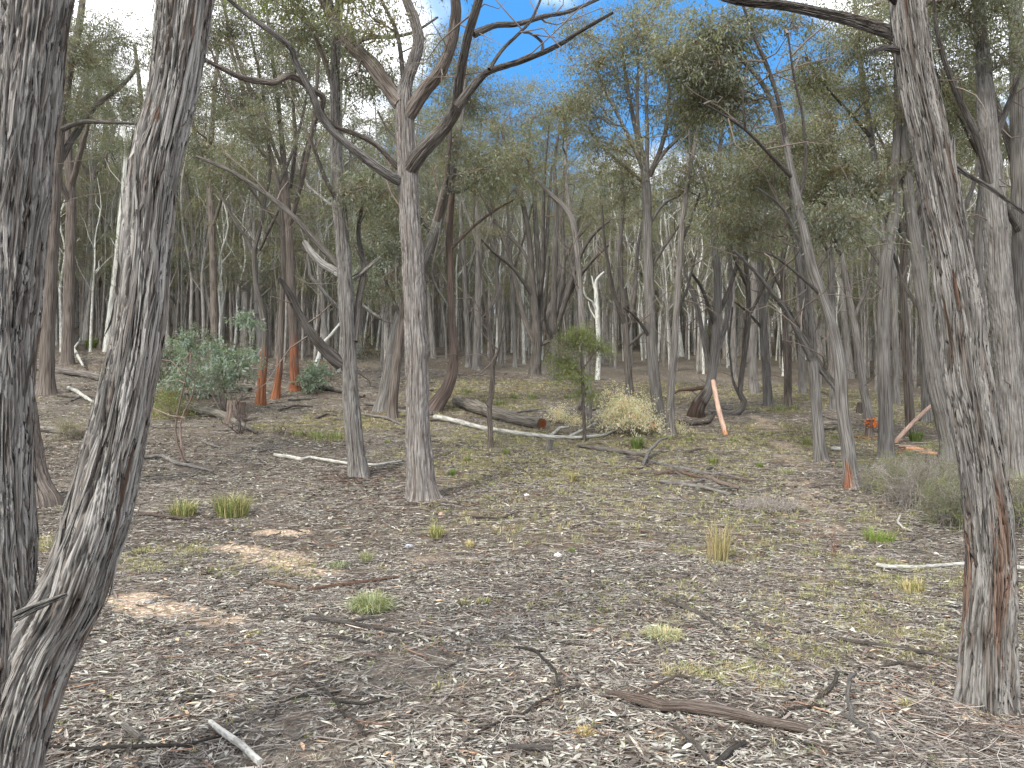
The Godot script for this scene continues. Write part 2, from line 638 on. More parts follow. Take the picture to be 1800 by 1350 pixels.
# stems: [[points, radii, is_trunk, colour, spots], ...] in the tree's own axes; masses: [[centre, radius, count], ...]
func grow(root: Node3D, stems: Array, masses: Array, o: Dictionary) -> void:
	var bark: Material = o.get("bark", M.fissured_bark)
	var sides: int = o.get("sides", 12)
	var limbs_joined: MB = null
	var trunk_part: MeshInstance3D = null
	for s in stems:
		var b := MB.new()
		var tr: bool = s[2]
		var col: Color = s[3]
		var sp: Array = s[4]
		if tr:
			tube(b, s[0], s[1], sides, o.get("step", 0.12), col, o.get("amp", 0.0), sp, 0, 0.10, o.get("flare", 0.11) if s == stems[0] else 0.0)
			var tp := part("trunk", b.mesh(bark), root)
			if trunk_part == null:
				trunk_part = tp
		elif o.get("join", false):
			if limbs_joined == null:
				limbs_joined = MB.new()
			tube(limbs_joined, s[0], s[1], maxi(5, sides / 2), o.get("step", 0.12) * 2.0, col)
		else:
			var big := 0.0
			for x in s[1]:
				big = maxf(big, x)
			var ls := sides if big > 0.05 else maxi(6, sides / 2)
			tube(b, s[0], s[1], ls, o.get("step", 0.12), col, o.get("amp", 0.0) * 0.5, sp, 2, 0.12)
			part("limb", b.mesh(bark), root)
	if limbs_joined:
		part("limbs", limbs_joined.mesh(bark), root).set_meta("kind", "stuff")
	if o.has("strips"):
		var bs := MB.new()
		for s in stems:
			if not s[2]:
				continue
			var sp := spline(s[0], s[1], 0.04)
			var cp: PackedVector3Array = sp[0]
			var cr0: PackedFloat32Array = sp[1]
			for k in o.strips:
				var j0 := rng.randi() % maxi(1, mini(cp.size() - 16, 105))
				var n := 4 + rng.randi() % 9
				var a := rf(0, TAU)
				var da := rf(-0.03, 0.03)
				var w := rf(0.003, 0.010)
				var col: Color = s[3] * rf(0.55, 1.35)
				if rng.randf() < 0.04:
					col = RUST * rf(0.6, 0.9)
				var curl0 := rf(0.002, 0.03) if rng.randf() < 0.45 else 0.002
				var curl1 := rf(0.002, 0.035) if rng.randf() < 0.45 else 0.002
				var k0 := bs.v.size()
				for q in n:
					var jj := j0 + q
					var tg := (cp[jj + 1] - cp[jj]).normalized()
					var sd := tg.cross(Vector3(0.31, 0.2, 0.93)).normalized()
					var up := tg.cross(sd)
					var an := a + da * q
					var dir := sd * cos(an) + up * sin(an)
					var tan2 := up * cos(an) - sd * sin(an)
					var t := q / float(n - 1)
					var lift := 0.004 + curl0 * pow(1.0 - t, 3.0) + curl1 * pow(t, 3.0)
					var ww := w * (1.0 - pow(absf(t * 2.0 - 1.0), 4.0) * 0.85)
					var c := cp[jj] + dir * (cr0[jj] + lift) + tan2 * rf(-0.002, 0.002)
					for e in [-1.0, 1.0]:
						bs.v.append(c + tan2 * ww * e)
						bs.u.append(Vector2(a / TAU * 3.0 + e * 0.02, jj * 0.025))
						bs.n.append(dir)
						bs.c.append(col)
				for q in n - 1:
					var m := k0 + q * 2
					bs.i.append_array([m, m + 2, m + 1, m + 1, m + 2, m + 3])
		part("bark_strips", bs.mesh(bark, false), trunk_part).set_meta("kind", "stuff")
	# twigs from the nearest limb out to every spray of leaves
	var tw := MB.new()
	var cr := MB.new()
	var anchors := PackedVector3Array()
	for s in stems:
		var lo := 0.45 if s[2] else 0.12
		for k in 14:
			anchors.append(along(s[0], lerpf(lo, 1.0, k / 13.0)))
	var kind: int = o.get("leaf", 0)
	var tints: Array = o.get("tints", [0, 1, 0, 3])
	var size: float = o.get("size", 1.0)
	var tcol: Color = o.get("twig", Color(0.16, 0.13, 0.11))
	var spots := []
	for m in masses:
		var ms: Vector3 = m[0]
		var hub := along_nearest(anchors, ms)
		# a branchlet to the middle of the mass, then shoots to each spray
		if hub.distance_to(ms) > 0.25:
			tube(tw, bent(hub, ms, 0.12), PackedFloat32Array([0.022 * size + 0.004, 0.016, 0.010, 0.006]), 4, 0.5, tcol)
		for k in int(m[2] * o.get("thick", 2.0)):
			var off: Vector3 = rdir() * pow(rf(0.02, 1.0), 0.4) * m[1] * 1.1
			off.y *= 0.72
			if m.size() > 3:
				off.z *= m[3]
			var c: Vector3 = ms + off
			var tint: int = tints[rng.randi() % tints.size()]
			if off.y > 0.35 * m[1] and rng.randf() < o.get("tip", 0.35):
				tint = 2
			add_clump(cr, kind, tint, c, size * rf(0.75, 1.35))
			var from := ms.lerp(hub, rf(0.0, 0.7))
			tube(tw, bent(from, c, 0.1), PackedFloat32Array([0.009, 0.007, 0.005, 0.002]), 3, 0.6, tcol)
	for k in int(o.get("bare", 0) * 1.6):
		var s: Array = stems[rng.randi() % stems.size()]
		var st := along(s[0], rf(0.25, 0.95))
		var e := st + (rdir() + Vector3(0, 0.35, 0)) * rf(0.3, 1.7)
		tube(tw, bent(st, e, 0.14), PackedFloat32Array([0.014, 0.009, 0.006, 0.002]), 4, 0.4, tcol)
	var holder: Node3D = root
	if cr.v.size():
		holder = part("crown", cr.mesh(M.leaf if kind < 4 else M.leaf_young, false), root)
		holder.set_meta("kind", "stuff")
	if tw.v.size():
		part("twigs", tw.mesh(M.twig), holder).set_meta("kind", "stuff")

func along_nearest(a: PackedVector3Array, c: Vector3) -> Vector3:
	var best := 1e9
	var q := a[0]
	for p in a:
		var w := p.distance_squared_to(c) + (4.0 if p.y > c.y else 0.0)
		if w < best:
			best = w
			q = p
	return q

func bent(a: Vector3, c: Vector3, k: float) -> PackedVector3Array:
	var L := a.distance_to(c)
	var o := PackedVector3Array()
	o.append(a)
	o.append(a.lerp(c, 0.35) + rdir() * L * k)
	o.append(a.lerp(c, 0.7) + rdir() * L * k)
	o.append(c)
	return o

# One tree read off the photograph. t: [label, category-name, base depth or 0, trunk lines, limb lines, leaf masses, options]
func traced_tree(called: String, label: String, trunks: Array, limbs: Array, masses: Array, o := {}) -> Node3D:
	var l0: Array = trunks[0]
	var d: float = o.get("d", 0.0)
	var g: Vector3
	if d > 0.0:
		g = at(l0[0], l0[1], d)
		g.y = gh(g.x, g.z)
	else:
		g = gp(l0[0], l0[1])
		d = -g.z
	hero_spots.append(g)
	var root := thing(called, label, "tree", g, o.get("group", ""))
	o = o.duplicate()
	if not o.has("thick"):
		o.thick = 2.4 if l0[0] < 700 else (2.4 if l0[0] > 1380 else 2.0)
	var stems := []
	var col: Color = o.get("col", GREY)
	var spots: Array = o.get("spots", [])
	for k in trunks.size():
		var tr := traced(trunks[k], d, rf(-0.25, 0.25) if k == 0 else rf(0.05, 0.2))
		var p: PackedVector3Array = tr[0]
		var r: PackedFloat32Array = tr[1]
		if k == 0 or o.get("multi", false):
			# flare and root below the soil
			p.insert(0, Vector3(p[0].x, gh(p[0].x, p[0].z) - 0.12, p[0].z))
			r.insert(0, r[0] * 1.15)
		for q in p.size():
			p[q] -= g
		stems.append([p, r, true, col, spots if k == 0 or o.get("multi", false) else []])
	for k in limbs.size():
		var L: Array = limbs[k]
		var c: Color = col
		var line: Array = L
		if L[0] is Color:
			c = L[0]
			line = L.slice(1)
		var len_m := Vector2(line[0] - line[line.size() - 3], line[1] - line[line.size() - 2]).length() * d / F
		var sgn := 1.0 if rng.randf() < 0.5 else -1.0
		if o.has("signs"):
			sgn = o.signs[k]
		var start := at(line[0], line[1], d) - g
		var shift := 0.0
		var best := 1e9
		for s in stems:
			for q in 60:
				var w := along(s[0], q / 59.0)
				var e := Vector2(w.x - start.x, w.y - start.y).length()
				if e < best:
					best = e
					shift = start.z - w.z
		if o.has("front"):
			shift += o.front
			len_m = 0.1
		var tr := traced(line, d, sgn * rf(0.2, 0.5) * len_m, shift)
		var p: PackedVector3Array = tr[0]
		tr[1][0] *= 1.12
		for q in p.size():
			p[q] -= g
		stems.append([p, tr[1], false, c, []])
	var ms := []
	for m in masses:
		var rad: float = m[2] * d / F
		ms.append([at(m[0], m[1], d + rf(-0.5, 0.5) * minf(2.0, rad * 2.0)) - g, rad, m[3]])
	grow(root, stems, ms, o)
	return root

func make_traced_trees() -> void:
	var near := {"bark": M.stringy_bark, "sides": 220, "step": 0.012, "amp": 0.036, "tints": [0, 1, 3]}
	# --- the double-stemmed tree close by, its fork at waist height
	traced_tree("stringybark_tree", "thick shaggy-barked tree forking low into two stems, dead stub in the fork",
		[[-28, 1475, 175, -25, 1350, 152, -15, 1200, 138, -5, 1100, 125, -8, 1000, 120, -8, 900, 118, -12, 750, 116, -8, 600, 120, 2, 450, 125, 18, 300, 130, 35, 150, 130, 55, 0, 128, 75, -150, 120, 90, -420, 105, 130, -800, 80],
		[-5, 1440, 100, 10, 1350, 110, 31, 1250, 114, 66, 1150, 112, 122, 1050, 108, 151, 970, 103, 174, 900, 103, 198, 800, 97, 221, 700, 92, 240, 580, 85, 255, 450, 77, 270, 300, 80, 305, 150, 77, 326, 0, 90, 345, -150, 85, 380, -400, 75, 420, -800, 60]],
		[[PALE, 30, 1083, 16, 60, 1068, 14, 85, 1058, 10, 117, 1045, 5]], [], near.merged({"d": 2.9, "col": Color(0.74, 0.72, 0.70), "front": -0.17, "strips": 260, "spots": [[4.9, 0.06, 0.5, 0.12, RUST], [4.2, 0.75, 0.25, 0.05, RUST]]}))
	# --- the straight tree at the right hand, bark torn open low down
	traced_tree("stringybark_tree", "tall grey shaggy-barked tree, bark torn open to rust-brown wood low on its trunk",
		[[1733, 1242, 96, 1733, 1215, 88, 1735, 1150, 82, 1740, 1060, 76, 1742, 1000, 74, 1735, 900, 72, 1722, 800, 70, 1708, 710, 73, 1697, 650, 74, 1688, 550, 68, 1673, 450, 65, 1655, 350, 62, 1636, 250, 60, 1618, 170, 58, 1607, 100, 57, 1595, 0, 56, 1580, -150, 54, 1565, -400, 46, 1560, -700, 36]],
		[[DARK, 1604, 72, 26, 1560, 55, 22, 1500, 36, 19, 1440, 22, 17, 1380, 10, 15, 1300, 2, 13, 1250, -12, 11, 1150, -40, 8],
		[1600, 96, 11, 1575, 88, 10, 1552, 84, 9, 1530, 92, 6],
		[1640, 255, 9, 1690, 300, 7, 1740, 330, 6, 1800, 375, 4],
		[DARK, 1590, 20, 9, 1530, -40, 7, 1460, -120, 5]],
		[], near.merged({"amp": 0.032, "strips": 260, "spots": [[1.0, 0.10, 0.75, 0.075, RUST], [4.3, 0.14, 0.5, 0.07, RUST], [2.6, 0.13, 0.4, 0.08, RUST], [2.2, 0.42, 0.25, 0.03, RUST]]}))
	# --- the tree in the middle of the clearing with the crown of rising limbs
	traced_tree("stringybark_tree", "straight grey tree dividing high up into five thick rising limbs",
		[[742, 878, 66, 741, 862, 54, 738, 820, 46, 735, 750, 42, 733, 650, 40, 729, 550, 38, 725, 450, 37, 720, 380, 36, 717, 320, 37, 715, 285, 36, 712, 230, 33, 710, 170, 30, 716, 140, 22, 735, 80, 20, 730, 40, 18, 715, 0, 16, 700, -60, 14, 690, -160, 9]],
		[[DARK, 716, 305, 26, 740, 268, 25, 780, 225, 23, 803, 188, 22, 806, 150, 18, 815, 100, 16, 826, 50, 15, 842, 0, 15, 860, -70, 12, 880, -180, 8],
		[DARK, 804, 188, 16, 840, 142, 13, 862, 124, 11, 920, 106, 10, 980, 80, 8, 1020, 55, 7, 1078, 22, 4],
		[DARK, 860, 122, 7, 885, 85, 6, 930, 40, 5, 952, -5, 4, 970, -50, 2],
		[BROWN, 708, 185, 28, 680, 150, 28, 650, 110, 26, 615, 75, 24, 580, 20, 22, 563, -30, 20, 545, -120, 14],
		[BROWN, 716, 205, 24, 745, 160, 24, 770, 130, 22, 790, 90, 20, 800, 40, 20, 800, 0, 18, 790, -80, 14],
		[DARK, 710, 155, 9, 705, 100, 8, 695, 50, 7, 670, 0, 6, 650, -50, 4],
		[GREY, 708, 320, 18, 690, 312, 17, 650, 285, 16, 600, 245, 14, 565, 207, 13, 548, 165, 12, 520, 110, 11, 505, 78, 10, 430, 22, 8, 380, -20, 5],
		[BROWN, 704, 300, 9, 665, 258, 8, 630, 238, 8, 590, 222, 8, 566, 200, 9, 568, 172, 10, 545, 155, 10, 510, 133, 11, 480, 145, 11, 430, 138, 10, 400, 125, 9, 350, 100, 7],
		[DARK, 832, 60, 12, 870, 45, 10, 910, 42, 9, 960, 28, 8, 1000, 20, 7, 1060, -5, 4],
		[DARK, 952, 92, 5, 953, 75, 5, 935, 60, 4, 920, 57, 3],
		[DARK, 711, 255, 6, 680, 225, 4, 664, 195, 3],
		[620, 80, 7, 650, 66, 7, 690, 65, 6, 730, 55, 5, 770, 30, 3]],
		[[640, 20, 60, 5], [560, -60, 90, 8], [800, -110, 90, 9], [690, -180, 90, 8], [900, -160, 80, 7], [470, -60, 80, 6]],
		{"signs": [-1.0, -1.0, 1.0, 1.0, -1.0, 1.0, -1.0, -1.0, 1.0, 1.0, 1.0, 1.0], "sides": 72, "step": 0.03, "amp": 0.03, "bark": M.stringy_bark, "col": Color(0.66, 0.63, 0.61), "spots": [[1.2, 0.055, 0.22, 0.012, RED]], "bare": 16, "tints": [0, 1, 2, 5]})
	# --- the tree beside it with broken dead limbs
	traced_tree("stringybark_tree", "grey tree with a thick dead broken limb low on its trunk, beside the five-limbed tree",
		[[630, 838, 40, 628, 815, 32, 622, 760, 30, 616, 690, 29, 613, 620, 28, 610, 560, 27, 606, 480, 26, 600, 400, 25, 592, 300, 22, 589, 200, 18, 590, 100, 16, 596, 0, 14, 600, -120, 10]],
		[[DARK, 600, 640, 22, 575, 618, 20, 550, 590, 17, 525, 550, 13, 508, 515, 13, 490, 488, 4],
		[DARK, 604, 476, 10, 590, 462, 10, 560, 430, 10, 520, 385, 9, 480, 350, 9, 440, 322, 8, 400, 298, 7, 345, 275, 5],
		[PALE, 604, 486, 12, 585, 474, 13, 568, 464, 13, 550, 446, 13, 535, 425, 8],
		[DARK, 622, 600, 14, 632, 520, 12, 640, 470, 10, 630, 410, 8, 640, 350, 6, 660, 300, 4],
		[PALE, 622, 492, 5, 645, 472, 6, 668, 452, 5],
		[BROWN, 590, 170, 9, 565, 90, 8, 540, 40, 7, 505, -10, 5],
		[DARK, 598, 360, 9, 570, 310, 7, 545, 240, 5]],
		[[560, 60, 80, 7], [640, 120, 60, 4], [500, 20, 70, 6], [660, 330, 55, 5], [610, -60, 80, 7]],
		{"sides": 60, "step": 0.035, "amp": 0.026, "bark": M.stringy_bark, "bare": 12})
	traced_tree("dead_tree", "bare bent white dead stem standing beside the small brown stump", [[552, 668, 8, 554, 650, 7, 559, 630, 7, 568, 605, 6, 582, 588, 5, 602, 563, 3]], [], [], {"bark": M.gum_bark, "col": Color(0.95, 0.95, 0.93), "flare": 0.0})
	# --- left side
	traced_tree("stringybark_tree", "tree with a wide flared root base behind the low-forking tree",
		[[64, 885, 78, 56, 850, 60, 46, 790, 50, 36, 700, 44, 28, 600, 42, 22, 450, 40, 10, 250, 38, -10, 0, 32, -20, -200, 26]],
		[[20, 430, 16, -60, 250, 12, -120, 100, 8]], [[-60, 40, 120, 10], [40, -120, 120, 8]], {"sides": 60, "step": 0.035, "amp": 0.026, "bark": M.stringy_bark, "col": BROWN})
	traced_tree("stringybark_tree", "grey-brown tree with a swollen foot beside a long fallen log",
		[[82, 692, 34, 82, 672, 27, 84, 600, 23, 90, 450, 23, 96, 330, 23, 104, 230, 20, 118, 140, 16, 140, 40, 12, 150, -60, 8]],
		[[DARK, 100, 290, 13, 130, 240, 11, 165, 190, 9, 215, 150, 7, 240, 120, 5], [DARK, 104, 230, 10, 140, 215, 8, 190, 215, 6, 250, 218, 4], [96, 340, 9, 60, 270, 7, 30, 200, 5]],
		[[150, 100, 70, 11], [90, 40, 90, 12], [200, 60, 70, 9], [230, 170, 45, 5], [150, 190, 45, 5], [40, 120, 60, 6]], {"col": BROWN, "bare": 8})
	traced_tree("white_gum_tree", "slender smooth white-barked gum among dark trunks, behind the long fallen log",
		[[188, 618, 15, 194, 560, 13, 204, 480, 12, 212, 400, 12, 219, 320, 10, 222, 260, 8, 212, 215, 7, 200, 185, 6, 195, 150, 4]],
		[[222, 262, 6, 236, 248, 5, 245, 232, 3], [213, 390, 5, 232, 350, 4, 245, 330, 3]], [[190, 130, 45, 6], [235, 250, 36, 4]], {"bark": M.gum_bark, "col": PALE, "tints": [3, 4, 3]})
	traced_tree("stringybark_tree", "rust-orange burnt trunk with a snaking dark stem, beside the blue-green saplings",
		[[458, 712, 20, 459, 690, 15, 463, 640, 14, 466, 590, 13, 460, 545, 11, 450, 500, 9, 447, 450, 8, 450, 430, 7, 460, 390, 7, 464, 360, 6, 475, 300, 5, 470, 230, 4]],
		[[DARK, 447, 448, 7, 430, 415, 6, 410, 385, 5, 395, 355, 5, 385, 340, 3], [DARK, 456, 440, 5, 475, 400, 5, 490, 370, 3]],
		[[400, 300, 50, 8], [470, 220, 60, 9]], {"col": DARK, "spots": [[0.0, 0.06, 9.0, 0.13, RED]], "bare": 8})
	traced_tree("stringybark_tree", "rust-orange burnt trunk, middle and thinnest of three standing together",
		[[484, 700, 18, 487, 680, 13, 492, 630, 12, 494, 560, 10, 498, 480, 9, 495, 380, 9, 480, 290, 9, 455, 200, 8, 425, 120, 7, 400, 40, 5, 385, -30, 3]],
		[[480, 290, 7, 440, 240, 6, 400, 170, 5, 372, 90, 4, 350, 30, 3], [BROWN, 496, 400, 6, 450, 345, 5, 410, 290, 5, 370, 250, 4, 345, 230, 3], [DARK, 488, 330, 5, 520, 250, 5, 540, 160, 4, 545, 80, 3]],
		[[400, 60, 70, 11], [370, 160, 60, 8], [440, 150, 60, 8], [520, 110, 60, 9], [360, 260, 45, 6]], {"col": BROWN, "spots": [[0.0, 0.03, 9.0, 0.075, RED]], "bare": 14, "tints": [0, 3, 1]})
	traced_tree("stringybark_tree", "rust-orange burnt trunk, thickest of three standing together, stems fanning above",
		[[519, 686, 22, 518, 670, 16, 516, 600, 16, 513, 520, 16, 509, 440, 15, 505, 370, 14, 500, 300, 11, 492, 210, 9, 480, 110, 7, 470, 20, 5, 465, -60, 3]],
		[[BROWN, 506, 370, 11, 485, 310, 9, 450, 240, 8, 425, 150, 7, 405, 80, 5, 395, 0, 3], [BROWN, 508, 400, 9, 530, 320, 8, 550, 220, 7, 558, 130, 6, 560, 40, 4], [DARK, 510, 330, 7, 520, 250, 6, 515, 160, 5, 530, 60, 3], [BROWN, 500, 300, 7, 475, 240, 6, 460, 150, 5, 440, 60, 4],
		[DARK, 512, 480, 9, 508, 400, 8, 525, 340, 6, 535, 270, 5, 560, 200, 3]],
		[[460, 60, 80, 12], [540, 70, 70, 10], [420, 30, 70, 10], [500, 150, 60, 8], [430, 200, 55, 7], [560, 200, 50, 6]], {"col": BROWN, "spots": [[0.0, 0.03, 9.0, 0.10, Color(0.75, 0.30, 0.17)]], "bare": 18, "tints": [0, 3, 1]})
	traced_tree("stringybark_tree", "slender grey trunk in the dim wood above the blue-green saplings",
		[[378, 640, 15, 377, 560, 13, 375, 480, 12, 373, 400, 12, 370, 320, 11, 372, 240, 9, 378, 150, 7, 385, 50, 5]], [[372, 330, 7, 350, 260, 6, 330, 180, 4], [374, 400, 6, 395, 330, 5, 410, 260, 3]], [[380, 100, 60, 9], [340, 180, 50, 7], [390, 210, 50, 6], [345, 60, 55, 7]], {"col": BROWN, "bare": 8, "tints": [0, 3]})
	traced_tree("stringybark_tree", "thin leaning dark trunk in the dim wood behind the low-forking tree's leaning stem",
		[[350, 625, 11, 349, 560, 9, 346, 480, 8, 340, 420, 8, 335, 370, 7, 325, 300, 6, 318, 220, 4]], [[340, 420, 5, 365, 350, 4, 380, 300, 3]], [[320, 200, 55, 8], [350, 300, 40, 5], [140, 20, 1, 0]], {"col": DARK, "bare": 6, "tints": [0, 3]})
	for a in [[150, 600, 16, 148], [118, 640, 20, 122], [165, 585, 13, 172], [128, 560, 12, 134], [242, 590, 14, 246]]:
		traced_tree("stringybark_tree", "straight grey trunk in the dim wood uphill of the long fallen log", [[a[0], a[1], a[2] * 1.3, a[0] + 1, a[1] - 30, a[2], a[3], 480, a[2] * 0.9, a[3] + 3, 350, a[2] * 0.85, a[3] + rf(-8, 14), 220, a[2] * 0.65, a[3] + rf(-20, 30), 80, a[2] * 0.4]],
			[[a[3] + 2, 360, a[2] * 0.5, a[3] + rf(-50, -20), 280, a[2] * 0.4, a[3] + rf(-70, -40), 190, 3], [a[3] + 3, 330, a[2] * 0.5, a[3] + rf(20, 50), 250, a[2] * 0.4, a[3] + rf(40, 70), 170, 3]],
			[[a[3], 110, 55, 9], [a[3] - 40, 190, 45, 6], [a[3] + 45, 170, 45, 6]], {"col": BROWN, "group": "trunks uphill of the long fallen log", "bare": 5, "tints": [0, 3, 1]})
	# --- between the middle tree and the clearing
	traced_tree("stringybark_tree", "thick trunk leaning behind the five-limbed tree, one of two close-set bases",
		[[672, 722, 32, 678, 690, 25, 688, 630, 23, 700, 570, 22, 722, 510, 21, 745, 460, 21, 768, 395, 19, 783, 335, 17, 798, 280, 14, 812, 200, 10, 820, 120, 6]],
		[[BROWN, 768, 395, 12, 782, 330, 10, 790, 260, 8, 792, 180, 6], [DARK, 760, 410, 8, 735, 380, 6, 700, 330, 4], [784, 336, 8, 812, 335, 6, 835, 322, 5, 852, 308, 3]],
		[[800, 150, 60, 8], [850, 300, 55, 9], [700, 420, 50, 8], [680, 380, 50, 7], [790, 240, 50, 6]], {"col": GREY, "bare": 8})
	traced_tree("stringybark_tree", "short-based dark trunk with a red-brown streak, close against a leaning trunk",
		[[690, 735, 24, 690, 715, 18, 695, 660, 17, 702, 600, 15, 712, 520, 13, 716, 430, 11, 700, 350, 8, 680, 270, 6]], [[DARK, 706, 560, 7, 680, 500, 6, 660, 440, 4]], [[650, 420, 55, 9], [670, 330, 55, 8], [655, 500, 40, 5]], {"col": BROWN, "spots": [[1.6, 0.2, 0.6, 0.12, RED]], "bare": 5, "tints": [3, 0, 4]})
	traced_tree("stringybark_tree", "reddish trunk with a bowed foot curving up beside the five-limbed tree",
		[[762, 722, 32, 772, 704, 27, 785, 685, 23, 795, 655, 19, 798, 625, 17, 795, 580, 14, 792, 500, 12, 790, 420, 12, 794, 340, 11, 800, 260, 9, 806, 180, 7, 815, 80, 4]],
		[[DARK, 800, 640, 8, 803, 628, 6, 805, 620, 3], [PALE, 793, 545, 4, 765, 500, 4, 760, 470, 4, 770, 425, 3, 776, 385, 2], [790, 440, 6, 830, 400, 5, 870, 370, 4, 905, 350, 2], [792, 400, 5, 770, 340, 4, 760, 290, 3]],
		[[830, 180, 55, 8], [800, 90, 60, 7], [870, 300, 45, 6]], {"col": Color(0.56, 0.45, 0.40), "bare": 8, "spots": [[0.0, 0.55, 1.2, 0.2, RUST]]})
	traced_tree("sapling_tree", "spindly dead-looking sapling standing beside the cut log",
		[[862, 788, 13, 862, 760, 10, 860, 720, 9, 865, 680, 10, 866, 640, 8, 862, 600, 6, 857, 560, 5, 848, 500, 4, 840, 440, 3]], [[864, 660, 4, 880, 600, 3, 890, 550, 2], [860, 590, 3, 845, 550, 2, 830, 520, 2]], [], {"col": BROWN, "bare": 8})
	for a in [[823, 645, 10, 816, 470], [838, 650, 14, 842, 430], [880, 640, 8, 872, 450], [905, 645, 8, 898, 460]]:
		traced_tree("stringybark_tree", "thin grey trunk at the far edge of the clearing, beside the many-stemmed dark tree", [[a[0], a[1], a[2] * 1.3, a[0], a[1] - 30, a[2], a[3], a[4], a[2] * 0.8, a[3] - 6, a[4] - 120, a[2] * 0.55, a[3] + 5, a[4] - 220, 3]],
			[[a[3], a[4], a[2] * 0.5, a[3] - 30, a[4] - 80, 4, a[3] - 45, a[4] - 160, 2], [a[3], a[4] + 30, a[2] * 0.5, a[3] + 25, a[4] - 50, 4, a[3] + 45, a[4] - 130, 2]],
			[[a[3], a[4] - 220, 45, 8], [a[3] - 40, a[4] - 160, 36, 5], [a[3] + 40, a[4] - 140, 36, 5]], {"group": "thin trunks at the far edge", "bare": 8, "tints": [1, 0, 2]})
	# --- the dark many-stemmed tree
	traced_tree("stringybark_tree", "dark tree branching from the ground into a fan of many stems",
		[[940, 660, 24, 942, 630, 19, 944, 600, 18, 940, 540, 13, 934, 470, 11, 929, 410, 10, 915, 340, 8, 895, 280, 6, 880, 220, 4]],
		[[DARK, 942, 605, 11, 925, 570, 10, 912, 520, 9, 900, 470, 8, 885, 420, 7, 860, 370, 5, 850, 340, 3], [DARK, 946, 600, 12, 950, 540, 11, 947, 470, 10, 942, 400, 9, 938, 330, 7, 930, 270, 5, 935, 200, 3], [DARK, 947, 590, 10, 965, 545, 9, 980, 490, 9, 1000, 440, 7, 1030, 400, 6, 1055, 370, 4],
		[DARK, 936, 520, 7, 905, 475, 6, 870, 445, 5, 845, 420, 3], [DARK, 938, 480, 7, 918, 440, 6, 890, 410, 5, 870, 390, 3], [DARK, 948, 500, 8, 960, 430, 7, 965, 360, 6, 970, 290, 4], [946, 540, 8, 955, 470, 8, 955, 390, 7, 958, 300, 5, 965, 220, 3], [DARK, 944, 610, 7, 965, 600, 6, 975, 608, 4]],
		[[880, 250, 60, 11], [930, 200, 65, 12], [860, 330, 45, 8], [965, 260, 55, 9], [1040, 370, 40, 7], [905, 330, 45, 7], [850, 410, 30, 4], [850, 200, 50, 7], [900, 165, 45, 7], [920, 280, 50, 7]], {"thick": 1.8, "col": DARK, "bare": 26, "tints": [1, 2, 0]})
	traced_tree("stringybark_tree", "second dark fan of stems close behind the many-stemmed dark tree",
		[[974, 668, 18, 975, 640, 14, 975, 600, 13, 973, 530, 11, 976, 450, 10, 978, 370, 8, 975, 290, 6, 985, 210, 4]],
		[[DARK, 975, 590, 10, 988, 520, 9, 990, 440, 8, 988, 360, 7, 995, 280, 5], [DARK, 978, 580, 9, 1000, 510, 9, 1020, 450, 7, 1045, 410, 6, 1075, 385, 3], [DARK, 980, 560, 8, 1010, 500, 7, 1035, 465, 6, 1070, 430, 4], [DARK, 972, 600, 7, 958, 560, 6, 960, 520, 5, 965, 450, 5], [DARK, 985, 545, 7, 1005, 470, 6, 1015, 400, 6, 1030, 330, 4]],
		[[1000, 230, 60, 10], [1040, 300, 48, 8], [970, 190, 60, 10], [1075, 380, 35, 5], [1000, 310, 45, 7], [1020, 170, 40, 6]], {"thick": 1.8, "col": DARK, "bare": 16, "tints": [1, 2, 0]})
	traced_tree("white_gum_tree", "small bright white gum with crooked forked arms behind the green-leaved sapling",
		[[1050, 668, 9, 1052, 630, 8, 1051, 580, 8, 1049, 540, 8, 1047, 505, 6, 1050, 490, 5, 1062, 478, 3]], [[1048, 545, 5, 1040, 530, 4, 1030, 522, 3, 1025, 505, 2], [1046, 512, 4, 1042, 495, 3, 1040, 485, 2], [1047, 560, 3, 1038, 545, 3, 1034, 530, 2]], [], {"bark": M.gum_bark, "col": Color(0.92, 0.92, 0.9)})
	traced_tree("stringybark_tree", "pale grey slender tree bending over at the top, behind the green-leaved sapling",
		[[1032, 748, 19, 1033, 725, 15, 1034, 690, 13, 1030, 620, 11, 1022, 550, 11, 1018, 480, 10, 1012, 420, 10, 1005, 385, 11, 990, 362, 10, 972, 345, 8, 950, 322, 6, 930, 298, 4]],
		[[1003, 385, 7, 998, 340, 6, 994, 290, 5, 995, 240, 3], [1014, 500, 5, 1003, 460, 4, 995, 420, 3], [1028, 690, 8, 1018, 720, 8, 1024, 740, 7]], [[990, 200, 45, 7], [930, 280, 40, 5]], {"col": Color(0.72, 0.69, 0.67), "bare": 8, "tints": [1, 2]})
	traced_tree("sapling_tree", "young sapling with a round fresh green crown in the clearing",
		[[1027, 775, 7, 1027, 745, 6, 1025, 700, 6, 1024, 660, 5, 1020, 620, 3]], [[1024, 665, 3, 1000, 630, 2, 985, 620, 2], [1024, 650, 3, 1045, 620, 2, 1055, 612, 2]],
		[[1012, 606, 26, 8], [985, 632, 20, 5], [1046, 616, 18, 4], [1024, 590, 18, 4], [1002, 656, 16, 3], [1030, 668, 14, 2], [1028, 695, 9, 2]], {"col": BROWN, "leaf": 1, "size": 0.62, "tints": [5, 5, 1], "tip": 0.0})
